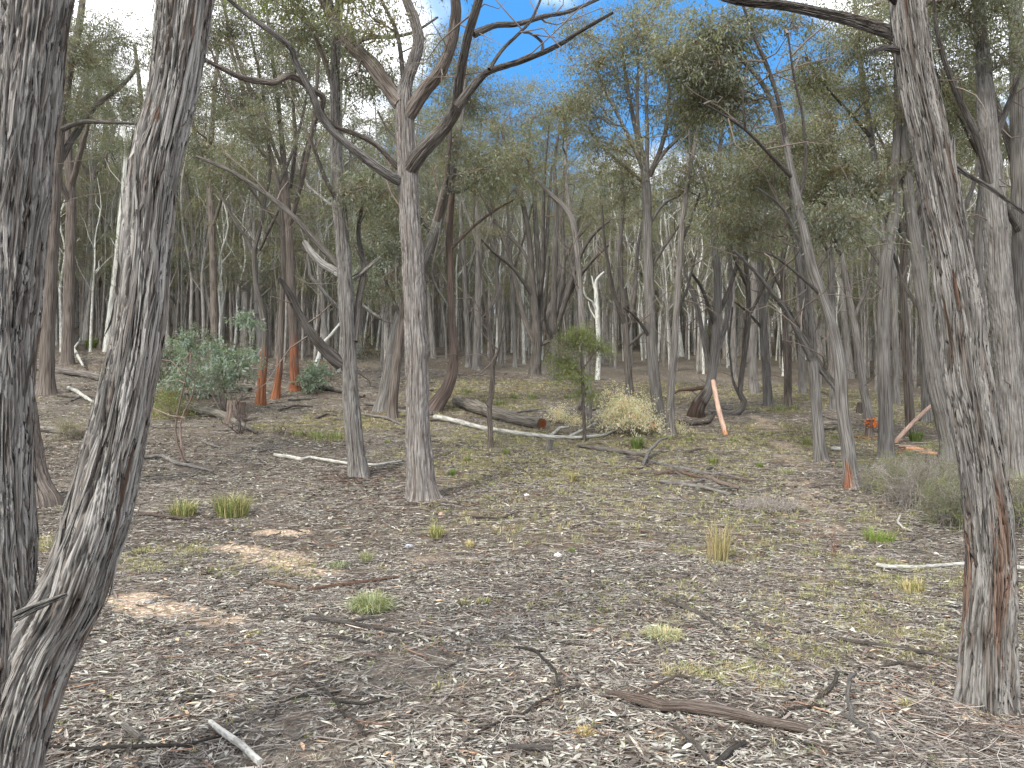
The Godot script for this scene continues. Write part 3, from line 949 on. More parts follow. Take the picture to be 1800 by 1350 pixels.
	# --- vase-shaped pair right of centre
	traced_tree("stringybark_tree", "tall grey tree opening into an upright vase of thin branches beside dry cream foliage",
		[[1162, 760, 30, 1159, 735, 22, 1152, 680, 20, 1145, 600, 19, 1141, 500, 18, 1138, 400, 17, 1136, 330, 16, 1130, 285, 12, 1120, 240, 9, 1108, 180, 7, 1098, 120, 5, 1090, 50, 3]],
		[[1132, 300, 9, 1110, 250, 7, 1085, 200, 6, 1060, 150, 4, 1045, 110, 3], [1134, 290, 8, 1122, 230, 7, 1120, 170, 6, 1122, 110, 4, 1118, 50, 3], [1136, 300, 9, 1138, 240, 7, 1136, 180, 6, 1135, 110, 4, 1140, 40, 3], [DARK, 1142, 310, 9, 1165, 250, 8, 1175, 190, 7, 1177, 130, 5, 1190, 80, 3], [1144, 300, 8, 1170, 265, 7, 1200, 235, 6, 1225, 205, 4, 1240, 180, 3], [DARK, 1141, 330, 7, 1095, 290, 5, 1060, 260, 4, 1030, 220, 3],
		[DARK, 1144, 470, 7, 1170, 430, 6, 1195, 395, 4], [DARK, 1146, 600, 6, 1120, 560, 5, 1095, 540, 3], [1138, 400, 6, 1165, 360, 5, 1200, 340, 4, 1230, 320, 2]],
		[[1060, 110, 55, 12], [1120, 60, 60, 12], [1190, 90, 55, 11], [1040, 200, 50, 9], [1100, 160, 50, 7], [1225, 170, 50, 9], [1080, 260, 50, 8], [1180, 200, 45, 5], [1030, 60, 50, 8], [1160, 10, 55, 9], [1190, 310, 45, 6], [1100, 320, 40, 5]], {"thick": 1.6, "bare": 22, "tints": [1, 0, 2], "sides": 16})
	traced_tree("stringybark_tree", "slimmer grey twin stem rising against the vase-shaped tree",
		[[1180, 764, 20, 1179, 740, 15, 1180, 680, 13, 1186, 600, 12, 1192, 500, 11, 1197, 420, 10, 1203, 360, 9, 1214, 295, 7, 1226, 230, 5, 1238, 170, 3]],
		[[DARK, 1196, 430, 6, 1215, 385, 5, 1230, 340, 3], [1205, 350, 5, 1212, 280, 4, 1210, 220, 3], [DARK, 1188, 560, 5, 1210, 500, 4, 1225, 440, 3]], [[1240, 150, 45, 8], [1215, 220, 40, 6], [1240, 300, 40, 6]], {"bare": 12, "col": Color(0.68, 0.65, 0.63), "tints": [0, 1, 3]})
	traced_tree("stringybark_tree", "dark forking tree just uphill of the dry cream foliage",
		[[1106, 700, 18, 1106, 680, 14, 1102, 620, 13, 1098, 560, 11, 1092, 500, 9, 1090, 430, 8, 1095, 360, 6, 1092, 290, 4]],
		[[DARK, 1099, 570, 9, 1080, 520, 8, 1070, 470, 7, 1062, 420, 5, 1058, 360, 3], [DARK, 1100, 590, 8, 1115, 520, 7, 1120, 450, 6, 1128, 390, 4], [DARK, 1103, 610, 5, 1135, 580, 4, 1150, 560, 2]], [[1060, 350, 40, 6], [1090, 280, 45, 7], [1130, 370, 40, 5]], {"col": DARK, "bare": 14, "tints": [1, 0]})
	traced_tree("stringybark_tree", "charred crook-footed tree with a stripped pole propped against it",
		[[1222, 732, 30, 1228, 712, 24, 1242, 690, 20, 1250, 668, 17, 1256, 620, 16, 1260, 560, 15, 1262, 500, 14, 1258, 440, 13, 1255, 380, 11, 1262, 300, 9, 1268, 220, 6, 1262, 150, 4]],
		[[GREY, 1252, 660, 11, 1238, 600, 9, 1225, 540, 8, 1205, 480, 6, 1195, 440, 4], [DARK, 1259, 560, 8, 1285, 500, 7, 1300, 440, 6, 1310, 380, 4], [DARK, 1256, 570, 7, 1235, 510, 6, 1215, 480, 4], [GREY, 1254, 640, 11, 1275, 570, 9, 1285, 490, 8, 1280, 420, 6, 1290, 340, 4], [RUST, 1242, 680, 7, 1215, 685, 6, 1195, 686, 5, 1180, 695, 3], [DARK, 1256, 390, 6, 1240, 330, 5, 1225, 280, 3]],
		[[1265, 150, 45, 7], [1290, 210, 50, 7], [1240, 240, 40, 7], [1310, 330, 50, 9], [1250, 330, 40, 6], [1340, 250, 45, 8]], {"spots": [[0.0, 0.02, 9.0, 0.075, Color(0.13, 0.08, 0.06)]], "bare": 18, "tints": [0, 1, 3]})
	traced_tree("stringybark_tree", "dark stem rising from a hooked, ground-hugging foot beside the stripped pole",
		[[1256, 728, 11, 1272, 729, 12, 1290, 727, 13, 1303, 718, 13, 1308, 705, 11, 1301, 690, 10, 1305, 650, 9, 1312, 600, 9, 1316, 540, 9, 1312, 470, 8, 1306, 400, 7, 1300, 330, 5, 1310, 260, 3]],
		[[DARK, 1300, 695, 6, 1289, 670, 5, 1285, 640, 4, 1282, 600, 4, 1288, 540, 3], [DARK, 1314, 560, 6, 1340, 510, 5, 1355, 470, 3], [DARK, 1312, 500, 6, 1290, 450, 5, 1280, 400, 3]], [[1320, 260, 45, 8], [1280, 390, 35, 5], [1350, 430, 40, 6]], {"col": DARK, "bare": 12, "tints": [0, 1]})
	traced_tree("stringybark_tree", "stout grey trunk uphill of the hooked dark stem",
		[[1325, 690, 20, 1324, 660, 16, 1322, 600, 15, 1325, 520, 13, 1330, 440, 11, 1328, 350, 8, 1335, 260, 5]], [[1325, 520, 7, 1350, 450, 6, 1370, 390, 4], [1326, 470, 6, 1305, 410, 5, 1295, 360, 3]], [[1340, 300, 50, 9], [1370, 370, 40, 7]], {"bare": 10})
	traced_tree("stringybark_tree", "grey trunk standing clear on the open slope beside a thinner one",
		[[1352, 715, 21, 1350, 695, 16, 1346, 640, 15, 1341, 560, 14, 1337, 480, 12, 1340, 400, 10, 1350, 320, 8, 1360, 230, 5]], [[1340, 540, 7, 1370, 470, 6, 1390, 410, 4], [DARK, 1342, 580, 5, 1315, 550, 4, 1290, 530, 2]], [[1360, 270, 45, 8], [1395, 390, 45, 8], [1330, 350, 40, 5]], {"thick": 2.2, "bare": 10})
	traced_tree("stringybark_tree", "thin twin-stemmed trunk standing on the open slope, dark at one side",
		[[1386, 716, 17, 1385, 690, 13, 1383, 640, 12, 1380, 570, 10, 1376, 490, 9, 1380, 400, 7, 1388, 300, 4]], [[1388, 700, 7, 1389, 640, 6, 1390, 590, 4], [1378, 520, 5, 1355, 470, 4, 1340, 420, 3]], [[1392, 300, 45, 8], [1420, 400, 45, 7]], {"col": BROWN, "bare": 8})
	# --- right middle
	traced_tree("stringybark_tree", "grey trunk forking at head height, by the faint track",
		[[1444, 810, 26, 1441, 790, 21, 1437, 740, 19, 1433, 690, 18, 1430, 640, 18, 1420, 590, 13, 1412, 540, 11, 1405, 480, 10, 1398, 420, 9, 1390, 350, 7, 1375, 280, 5]],
		[[GREY, 1430, 640, 10, 1405, 590, 9, 1380, 545, 8, 1350, 505, 7, 1320, 470, 6, 1290, 440, 4], [1433, 650, 11, 1428, 590, 10, 1420, 520, 9, 1412, 450, 7, 1395, 400, 6, 1370, 360, 5, 1330, 330, 3], [DARK, 1425, 600, 7, 1400, 570, 6, 1385, 540, 4], [GREY, 1434, 640, 6, 1450, 662, 5, 1470, 690, 3]],
		[[1300, 400, 45, 7], [1340, 310, 45, 8], [1380, 260, 45, 8]], {"bare": 14, "tints": [0, 1], "sides": 16})
	traced_tree("stringybark_tree", "long leaning tree with peeled orange bark at its base, arching over the track",
		[[1500, 856, 34, 1497, 835, 27, 1491, 790, 23, 1481, 720, 21, 1477, 650, 20, 1466, 585, 18, 1447, 525, 17, 1430, 475, 17, 1418, 425, 16, 1404, 360, 15, 1392, 305, 14, 1380, 245, 12, 1362, 190, 10, 1335, 140, 8, 1295, 95, 6, 1265, 50, 4]],
		[[DARK, 1380, 248, 9, 1370, 185, 8, 1348, 115, 7, 1322, 55, 6, 1300, -10, 4], [DARK, 1395, 315, 7, 1352, 270, 6, 1310, 228, 5, 1260, 195, 4, 1230, 180, 2], [DARK, 1404, 360, 7, 1416, 280, 6, 1410, 200, 5, 1395, 130, 4, 1385, 60, 3], [DARK, 1432, 480, 7, 1465, 430, 6, 1495, 390, 4], [DARK, 1480, 690, 6, 1450, 650, 5, 1420, 600, 4, 1390, 560, 3], [DARK, 1445, 520, 6, 1400, 480, 5, 1360, 450, 4, 1320, 440, 2]],
		[[1260, 70, 60, 10], [1310, 25, 40, 3], [1240, 170, 55, 9], [1300, 180, 45, 4], [1405, 40, 40, 2], [1480, 380, 45, 6], [1220, 110, 50, 8]], {"bare": 20, "tints": [0, 3, 1], "spots": [[3.4, 0.03, 0.8, 0.05, RED]], "sides": 18})
	traced_tree("stringybark_tree", "straight grey tree forking in two high up, next to orange wood chips",
		[[1558, 806, 32, 1558, 785, 26, 1557, 720, 23, 1554, 640, 21, 1553, 560, 21, 1556, 480, 21, 1564, 420, 21, 1572, 370, 19, 1573, 300, 15, 1577, 220, 13, 1577, 130, 11, 1572, 40, 8, 1575, -60, 5]],
		[[1560, 425, 15, 1548, 370, 14, 1540, 300, 12, 1530, 230, 10, 1516, 140, 9, 1506, 50, 7, 1500, -40, 4], [DARK, 1555, 480, 6, 1530, 440, 5, 1500, 400, 4, 1465, 370, 3, 1440, 355, 2], [DARK, 1574, 330, 7, 1605, 270, 6, 1640, 220, 4], [DARK, 1530, 240, 6, 1495, 200, 5, 1450, 150, 4, 1415, 100, 3], [DARK, 1545, 340, 6, 1510, 310, 5, 1470, 270, 4, 1430, 250, 3]],
		[[1500, 60, 60, 8], [1440, 110, 55, 8], [1450, 230, 55, 8], [1570, -20, 70, 8], [1640, 190, 50, 6], [1450, 330, 50, 7], [1530, 160, 50, 5]], {"bare": 18, "sides": 18, "tints": [0, 1, 2]})
	traced_tree("stringybark_tree", "slanting grey trunk uphill of the orange-topped stump",
		[[1527, 738, 18, 1524, 715, 15, 1516, 670, 14, 1509, 620, 13, 1502, 570, 12, 1490, 510, 11, 1478, 440, 10, 1468, 360, 8, 1462, 270, 6, 1450, 180, 4]], [[1500, 565, 7, 1525, 500, 6, 1540, 440, 4], [DARK, 1480, 450, 6, 1445, 400, 5, 1420, 340, 3]], [[1455, 170, 50, 9], [1430, 300, 45, 7], [1490, 280, 45, 6]], {"bare": 10})
	traced_tree("stringybark_tree", "straight brown-grey trunk beside the propped pole",
		[[1602, 768, 20, 1600, 745, 16, 1597, 690, 15, 1592, 600, 14, 1588, 500, 13, 1590, 400, 11, 1595, 300, 9, 1590, 190, 6, 1600, 80, 4]], [[1590, 420, 7, 1620, 360, 6, 1640, 290, 4], [1593, 340, 6, 1560, 270, 5, 1530, 210, 3]], [[1600, 90, 55, 8], [1540, 190, 50, 7], [1630, 270, 45, 6]], {"col": BROWN, "bare": 10})
	traced_tree("stringybark_tree", "trunk with a dark bowed side leaning behind the torn-barked tree",
		[[1672, 812, 38, 1668, 780, 30, 1658, 735, 27, 1644, 680, 26, 1636, 620, 25, 1625, 540, 24, 1614, 460, 22, 1603, 390, 20, 1594, 310, 17, 1590, 220, 14, 1600, 110, 10, 1605, 0, 6]], [[DARK, 1612, 450, 9, 1570, 390, 7, 1520, 330, 5, 1480, 300, 3], [DARK, 1628, 560, 8, 1590, 500, 6, 1565, 430, 4], [DARK, 1600, 360, 8, 1640, 290, 6, 1680, 230, 4]], [[1610, 30, 70, 8], [1520, 320, 50, 6], [1680, 190, 60, 7], [1550, 70, 60, 6]], {"bare": 14, "sides": 18, "spots": [[1.6, 0.1, 0.6, 0.08, Color(0.14, 0.11, 0.10)]]})
	traced_tree("stringybark_tree", "thick straight trunk just behind the torn-barked tree, streaked dark",
		[[1786, 838, 62, 1783, 800, 48, 1776, 700, 43, 1768, 600, 42, 1757, 500, 41, 1750, 400, 40, 1742, 300, 36, 1735, 200, 30, 1728, 100, 24, 1720, 0, 18, 1715, -120, 12]], [[DARK, 1746, 350, 15, 1720, 250, 12, 1680, 160, 10, 1650, 70, 7, 1640, -20, 4], [DARK, 1740, 270, 12, 1770, 190, 9, 1800, 110, 6]], [[1690, 30, 80, 8], [1740, -40, 90, 8], [1640, 0, 60, 5], [1790, 90, 60, 6]], {"sides": 60, "step": 0.035, "amp": 0.026, "bark": M.stringy_bark, "bare": 12})
	traced_tree("stringybark_tree", "thick trunk partly hidden beyond the dark-streaked trunk",
		[[1826, 800, 50, 1822, 760, 40, 1812, 650, 38, 1803, 520, 37, 1798, 400, 35, 1794, 280, 32, 1790, 150, 28, 1785, 20, 22, 1780, -100, 14]], [[DARK, 1797, 330, 14, 1760, 210, 11, 1730, 110, 8, 1715, 20, 5], [DARK, 1800, 420, 12, 1760, 350, 10, 1710, 250, 8, 1670, 170, 6, 1637, 113, 4]], [[1730, 60, 70, 8], [1660, 130, 60, 7], [1800, -20, 80, 8]], {"sides": 24, "bare": 12})
	for a in [[1410, 690, 12, 1405], [1465, 720, 14, 1462], [1628, 742, 15, 1622], [1575, 712, 12, 1572], [1690, 770, 18, 1668], [1740, 760, 18, 1722], [1290, 665, 11, 1288]]:
		traced_tree("stringybark_tree", "straight grey trunk standing in the thin wood beyond the orange-topped stump", [[a[0], a[1], a[2] * 1.35, a[0], a[1] - 30, a[2], a[3], 520, a[2] * 0.9, a[3] - 2, 400, a[2] * 0.8, a[3] + rf(-12, 12), 280, a[2] * 0.6, a[3] + rf(-25, 25), 120, a[2] * 0.35]],
			[[a[3], 450, a[2] * 0.5, a[3] + rf(-60, -20), 370, a[2] * 0.4, a[3] + rf(-80, -50), 270, 3], [a[3], 420, a[2] * 0.5, a[3] + rf(20, 50), 330, a[2] * 0.4, a[3] + rf(40, 70), 230, 3]],
			[[a[3], 170, 50, 8], [a[3] - 50, 270, 40, 5], [a[3] + 50, 240, 40, 5]], {"group": "trunks beyond the orange-topped stump", "bare": 9, "tints": [0, 1, 2]})

# a tree of the wood behind, grown by rule in its own axes
func wood_tree(kind: int) -> Array:
	var H := rf(9.5, 13.5)
	var r0 := rf(0.09, 0.17)
	var lean := Vector3(rf(-0.10, 0.10), 0, rf(-0.10, 0.10))
	var stems := []
	var masses := []
	var p := PackedVector3Array()
	var r := PackedFloat32Array()
	for k in 9:
		var t := k / 8.0
		p.append(Vector3(0, t * H, 0) + lean * H * t + Vector3(sin(t * 5.0 + kind) * 0.2, 0, cos(t * 4.0 + kind * 2.0) * 0.2) * t)
		r.append(lerpf(r0, 0.012, pow(t, 1.15)) * (1.25 if k == 0 else 1.0))
	p.insert(0, Vector3(0, -0.3, 0))
	r.insert(0, r0 * 1.4)
	stems.append([p, r, true, Color.WHITE, []])
	var fork := rf(0.16, 0.40)
	var nl := 4 + rng.randi() % 4
	for k in nl:
		var t := lerpf(fork, 0.8, k / float(nl)) + rf(-0.03, 0.03)
		var st := along(p, t)
		var a := k * 2.4 + rf(-0.5, 0.5)
		var L := H * rf(0.22, 0.42) * (1.15 - t * 0.6)
		var out := Vector3(cos(a), 0, sin(a))
		var e := st + out * L * rf(0.35, 0.6) + Vector3(0, L * rf(0.7, 0.95), 0)
		var m1 := st + out * L * 0.28 + Vector3(0, L * 0.25, 0) + rdir() * 0.12
		var m2 := st.lerp(e, 0.65) + out * 0.1 + rdir() * 0.15
		var rr := r0 * rf(0.32, 0.55) * (1.1 - t * 0.7)
		stems.append([PackedVector3Array([st, m1, m2, e]), PackedFloat32Array([rr * 1.1, rr * 0.85, rr * 0.6, 0.012]), false, Color.WHITE, []])
		masses.append([e, rf(0.75, 1.15), 8 + rng.randi() % 4])
		masses.append([m2 + rdir() * 0.7, rf(0.5, 0.9), 5])
	if kind % 6 == 0:
		for k in 2:
			masses.append([along(p, rf(0.12, 0.35)) + Vector3(rf(-1, 1), 0, rf(-1, 1)) * 1.1, rf(0.5, 0.8), 4])
	masses.append([p[p.size() - 1], rf(0.8, 1.2), 11])
	masses.append([along(p, 0.85) + rdir() * 0.6, rf(0.8, 1.1), 8])
	return [stems, masses]

func make_woodland() -> void:
	var kinds := 12
	var protos: Array[Node3D] = []
	for k in kinds:
		var t := wood_tree(k)
		var root := Node3D.new()
		root.name = "prototype"
		var gum := k >= 10
		var cols := [Color(0.92, 0.91, 0.90), Color(0.78, 0.73, 0.69), Color(1.08, 1.07, 1.05), Color(0.90, 0.88, 0.86), Color(0.72, 0.70, 0.69)]
		for s in t[0]:
			s[3] = PALE if gum else cols[k % 5]
		grow(root, t[0], t[1], {"sides": 8, "step": 0.5, "join": true, "bark": M.gum_bark if gum else M.fissured_bark, "bare": 16, "tints": [[0, 1, 3], [1, 0, 2], [0, 3, 3]][k % 3], "size": 1.1, "tip": 0.3, "thick": 0.75 if k < 6 else 0.42})
		protos.append(root)
	var what := ["grey stringy-barked tree standing ", "brown-grey tree standing ", "light grey tree standing "]
	var where := [[60, "in the dense wood uphill of the long fallen log"], [410, "in the dense wood behind the blue-green saplings"], [590, "in the dense wood behind the three burnt trunks"], [800, "in the dense wood behind the five-limbed tree"], [1030, "in the wood beyond the many-stemmed dark tree"], [1220, "in the wood beyond the vase-shaped tree"], [1420, "in the wood beyond the charred crook-footed tree"], [1620, "in the wood beyond the orange-topped stump"], [9999, "in the wood behind the torn-barked tree"]]
	var cells := {}
	var made := 0
	var tries := 0
	while made < 262 and tries < 6000:
		tries += 1
		var px := rf(-320, 2120)
		var d := sqrt(rf(21.0 * 21.0, 56.0 * 56.0))
		var lo := 24.0
		if px > 780 and px < 1460:
			lo = 40.0
		elif px >= 1460:
			lo = 27.0
		if d < lo:
			continue
		var x := (px - 900.0) / F * d
		if not free_spot(cells, x, -d, 1.3 if d > 30 else 2.0):
			continue
		var k := rng.randi() % kinds
		if d < 45.0 and px < 780:
			k = k % 6
		elif d < 40.0 and k >= 10:
			k -= 5
		if k >= 10 and rng.randf() < 0.4:
			k = rng.randi() % 10
		var place := ""
		for q in where:
			if px < q[0]:
				place = q[1]
				break
		var o: Node3D = protos[k].duplicate()
		o.name = numbered("white_gum_tree" if k >= 10 else "stringybark_tree")
		add_child(o)
		o.set_meta("label", ("pale smooth-barked gum standing " if k >= 10 else what[k % 3]) + place)
		o.set_meta("category", "tree")
		o.set_meta("group", "trees of the dense wood behind the clearing")
		o.position = Vector3(x, gh(x, -d), -d)
		o.rotation.y = rf(0, TAU)
		o.scale = Vector3.ONE * rf(0.8, 1.15)
		made += 1
	# farther up the slope the wood reads as one mass
	var far := thing("far_woodland", "distant mass of grey trunks and olive crowns farthest up the slope", "woodland")
	far.set_meta("kind", "stuff")
	var spots := []
	tries = 0
	while spots.size() < 1200 and tries < 20000:
		tries += 1
		var px := rf(-200, 2000)
		var d := sqrt(rf(58.0 * 58.0, 175.0 * 175.0))
		var x := (px - 900.0) / F * d
		if free_spot(cells, x, -d, 1.5):
			spots.append(Vector3(x, gh(x, -d), -d))
	for k in kinds:
		var mine := []
		for q in range(k, spots.size(), kinds):
			mine.append(Transform3D(Basis(Vector3.UP, rf(0, TAU)) * rf(0.8, 1.15), spots[q]))
		for child in protos[k].find_children("*", "MeshInstance3D", true, false):
			var mm := MultiMesh.new()
			mm.transform_format = MultiMesh.TRANSFORM_3D
			mm.mesh = child.mesh
			mm.instance_count = mine.size()
			for q in mine.size():
				mm.set_instance_transform(q, mine[q])
			var mi := MultiMeshInstance3D.new()
			mi.name = child.name
			mi.multimesh = mm
			mi.set_meta("kind", "stuff")
			far.add_child(mi, true)
	# slender pole trees crowd between the larger ones
	for kind in 4:
		var cols := [Color(1.0, 0.98, 0.95), Color(0.82, 0.79, 0.76), PALE, Color(0.9, 0.86, 0.82)]
		var b := MB.new()
		var cr := MB.new()
		var H := rf(7.5, 10.5)
		var p := PackedVector3Array([Vector3(0, -0.3, 0)])
		var r := PackedFloat32Array([0.075])
		for k in 7:
			p.append(Vector3(rf(-0.12, 0.12) * k * 0.5, H * k / 6.0, rf(-0.12, 0.12) * k * 0.5))
			r.append(lerpf(0.065, 0.012, k / 6.0))
		tube(b, p, r, 6, 0.6, cols[kind])
		for k in 6:
			var st := along(p, rf(0.3, 0.85))
			var e := st + Vector3(rf(-1, 1), rf(0.8, 2.0), rf(-1, 1)) * 0.9
			tube(b, bent(st, e, 0.06), PackedFloat32Array([0.024, 0.018, 0.012, 0.006]), 4, 0.6, cols[kind])
			for q in 1:
				add_clump(cr, kind, [0, 1, 2, 3][rng.randi() % 4], e + rdir() * 0.5, 1.1)
		for k in 3:
			add_clump(cr, kind, [1, 2][rng.randi() % 2], p[7] + rdir() * 0.7, 1.1)
		var mine := []
		for k in 950:
			var d := sqrt(rf(26.0 * 26.0, 165.0 * 165.0)) if k % 3 == 0 else sqrt(rf(26.0 * 26.0, 80.0 * 80.0))
			var px := rf(-150, 1950)
			if d < 31.0 and px > 760 and px < 1440:
				continue
			var x := (px - 900.0) / F * d
			mine.append(Transform3D((Basis(Vector3.UP, rf(0, TAU)) * Basis(Vector3.RIGHT, rf(-0.09, 0.09))) * rf(0.7, 1.15), Vector3(x, gh(x, -d), -d)))
		for pr in [["trunk", b.mesh(M.gum_bark if kind == 2 else M.fissured_bark)], ["crown", cr.mesh(M.leaf, false)]]:
			var mm := MultiMesh.new()
			mm.transform_format = MultiMesh.TRANSFORM_3D
			mm.mesh = pr[1]
			mm.instance_count = mine.size()
			for q in mine.size():
				mm.set_instance_transform(q, mine[q])
			var mi := MultiMeshInstance3D.new()
			mi.name = pr[0]
			mi.multimesh = mm
			mi.set_meta("kind", "stuff")
			far.add_child(mi, true)
	for q in protos:
		q.free()

func free_spot(cells: Dictionary, x: float, z: float, gap: float) -> bool:
	for p in hero_spots:
		if Vector2(p.x - x, p.z - z).length() < gap:
			return false
	var cx := int(floor(x / gap))
	var cz := int(floor(z / gap))
	for i in range(-1, 2):
		for j in range(-1, 2):
			for q in cells.get(Vector3i(cx + i, cz + j, int(gap * 10)), []):
				if q.distance_to(Vector2(x, z)) < gap:
					return false
	var key := Vector3i(cx, cz, int(gap * 10))
	if not cells.has(key):
		cells[key] = []
	cells[key].append(Vector2(x, z))
	return true

# ------------------------------------------------------------------ wood on the ground
func ground_line(line: Array, lift: Array) -> Array:
	var p := PackedVector3Array()
	var r := PackedFloat32Array()
	var n := line.size() / 3
	for k in n:
		for h in (2 if k < n - 1 else 1):
			var t := h * 0.5
			var e := mini(k + 1, n - 1)
			var g := gp(lerpf(line[k * 3], line[e * 3], t), lerpf(line[k * 3 + 1], line[e * 3 + 1], t))
			var rad: float = 0.5 * lerpf(line[k * 3 + 2], line[e * 3 + 2], t) * -g.z / F
			var up: float = lerpf(lift[k], lift[e], t) if e < lift.size() else 0.0
			p.append(g + Vector3(0, rad * 0.8 + 0.016 + up, 0))
			r.append(rad)
	return [p, r]

func branch(called: String, label: String, line: Array, col: Color, forks: Array = [], o := {}) -> void:
	var gl := ground_line(line, o.get("lift", []))
	var p: PackedVector3Array = gl[0]
	var org := p[0]
	var root := thing(called, label, o.get("category", "branch"), org, o.get("group", ""))
	for q in p.size():
		p[q] -= org
	var b := MB.new()
	var big := 0.0
	for x in gl[1]:
		big = maxf(big, x)
	tube(b, p, gl[1], 18 if big > 0.06 else 10, 0.05 if -org.z < 9 else 0.12, col, o.get("amp", 0.0), [], 1, 0.22)
	var m: Material = M.get(o.get("bark", "fissured_bark"))
	var stem := part(o.get("main", "stem"), b.mesh(m), root)
	for f in forks:
		var fl := ground_line(f, [0.0, 0.05, 0.1, 0.1])
		for q in fl[0].size():
			fl[0][q] -= org
		var fb := MB.new()
		tube(fb, fl[0], fl[1], 7, 0.08, col, 0.0, [], 1, 0.2)
		part("side_branch", fb.mesh(m), stem)
	if o.has("cut"):
		var e: Vector3 = p[p.size() - 1]
		var dir := (e - p[p.size() - 2]).normalized()
		part("cut_end", disc(gl[1][p.size() - 1] * 0.96, dir, o.cut), stem).position = e + dir * (gl[1][p.size() - 1] * 0.18 + 0.004)

func disc(r: float, dir: Vector3, col: Color) -> Mesh:
	var b := MB.new()
	var s := dir.cross(Vector3(0.2, 1, 0.1)).normalized()
	var u := s.cross(dir)
	for ring in 4:
		for k in 20:
			var a := k / 20.0 * TAU
			var rr := r * ring / 3.0
			b.v.append((s * cos(a) + u * sin(a)) * rr * (1.0 + 0.05 * sin(a * 3.0)) + dir * rf(0, 0.004))
			b.c.append(col * (0.7 if ring == 1 else rf(0.85, 1.05)))
			b.u.append(Vector2(k / 20.0, ring * 0.3))
			b.n.append(dir)
	for ring in 3:
		for k in 20:
			var q := ring * 20 + k
			var w := ring * 20 + (k + 1) % 20
			b.i.append_array([q, q + 20, w, w, q + 20, w + 20])
	return b.mesh(M.wood)

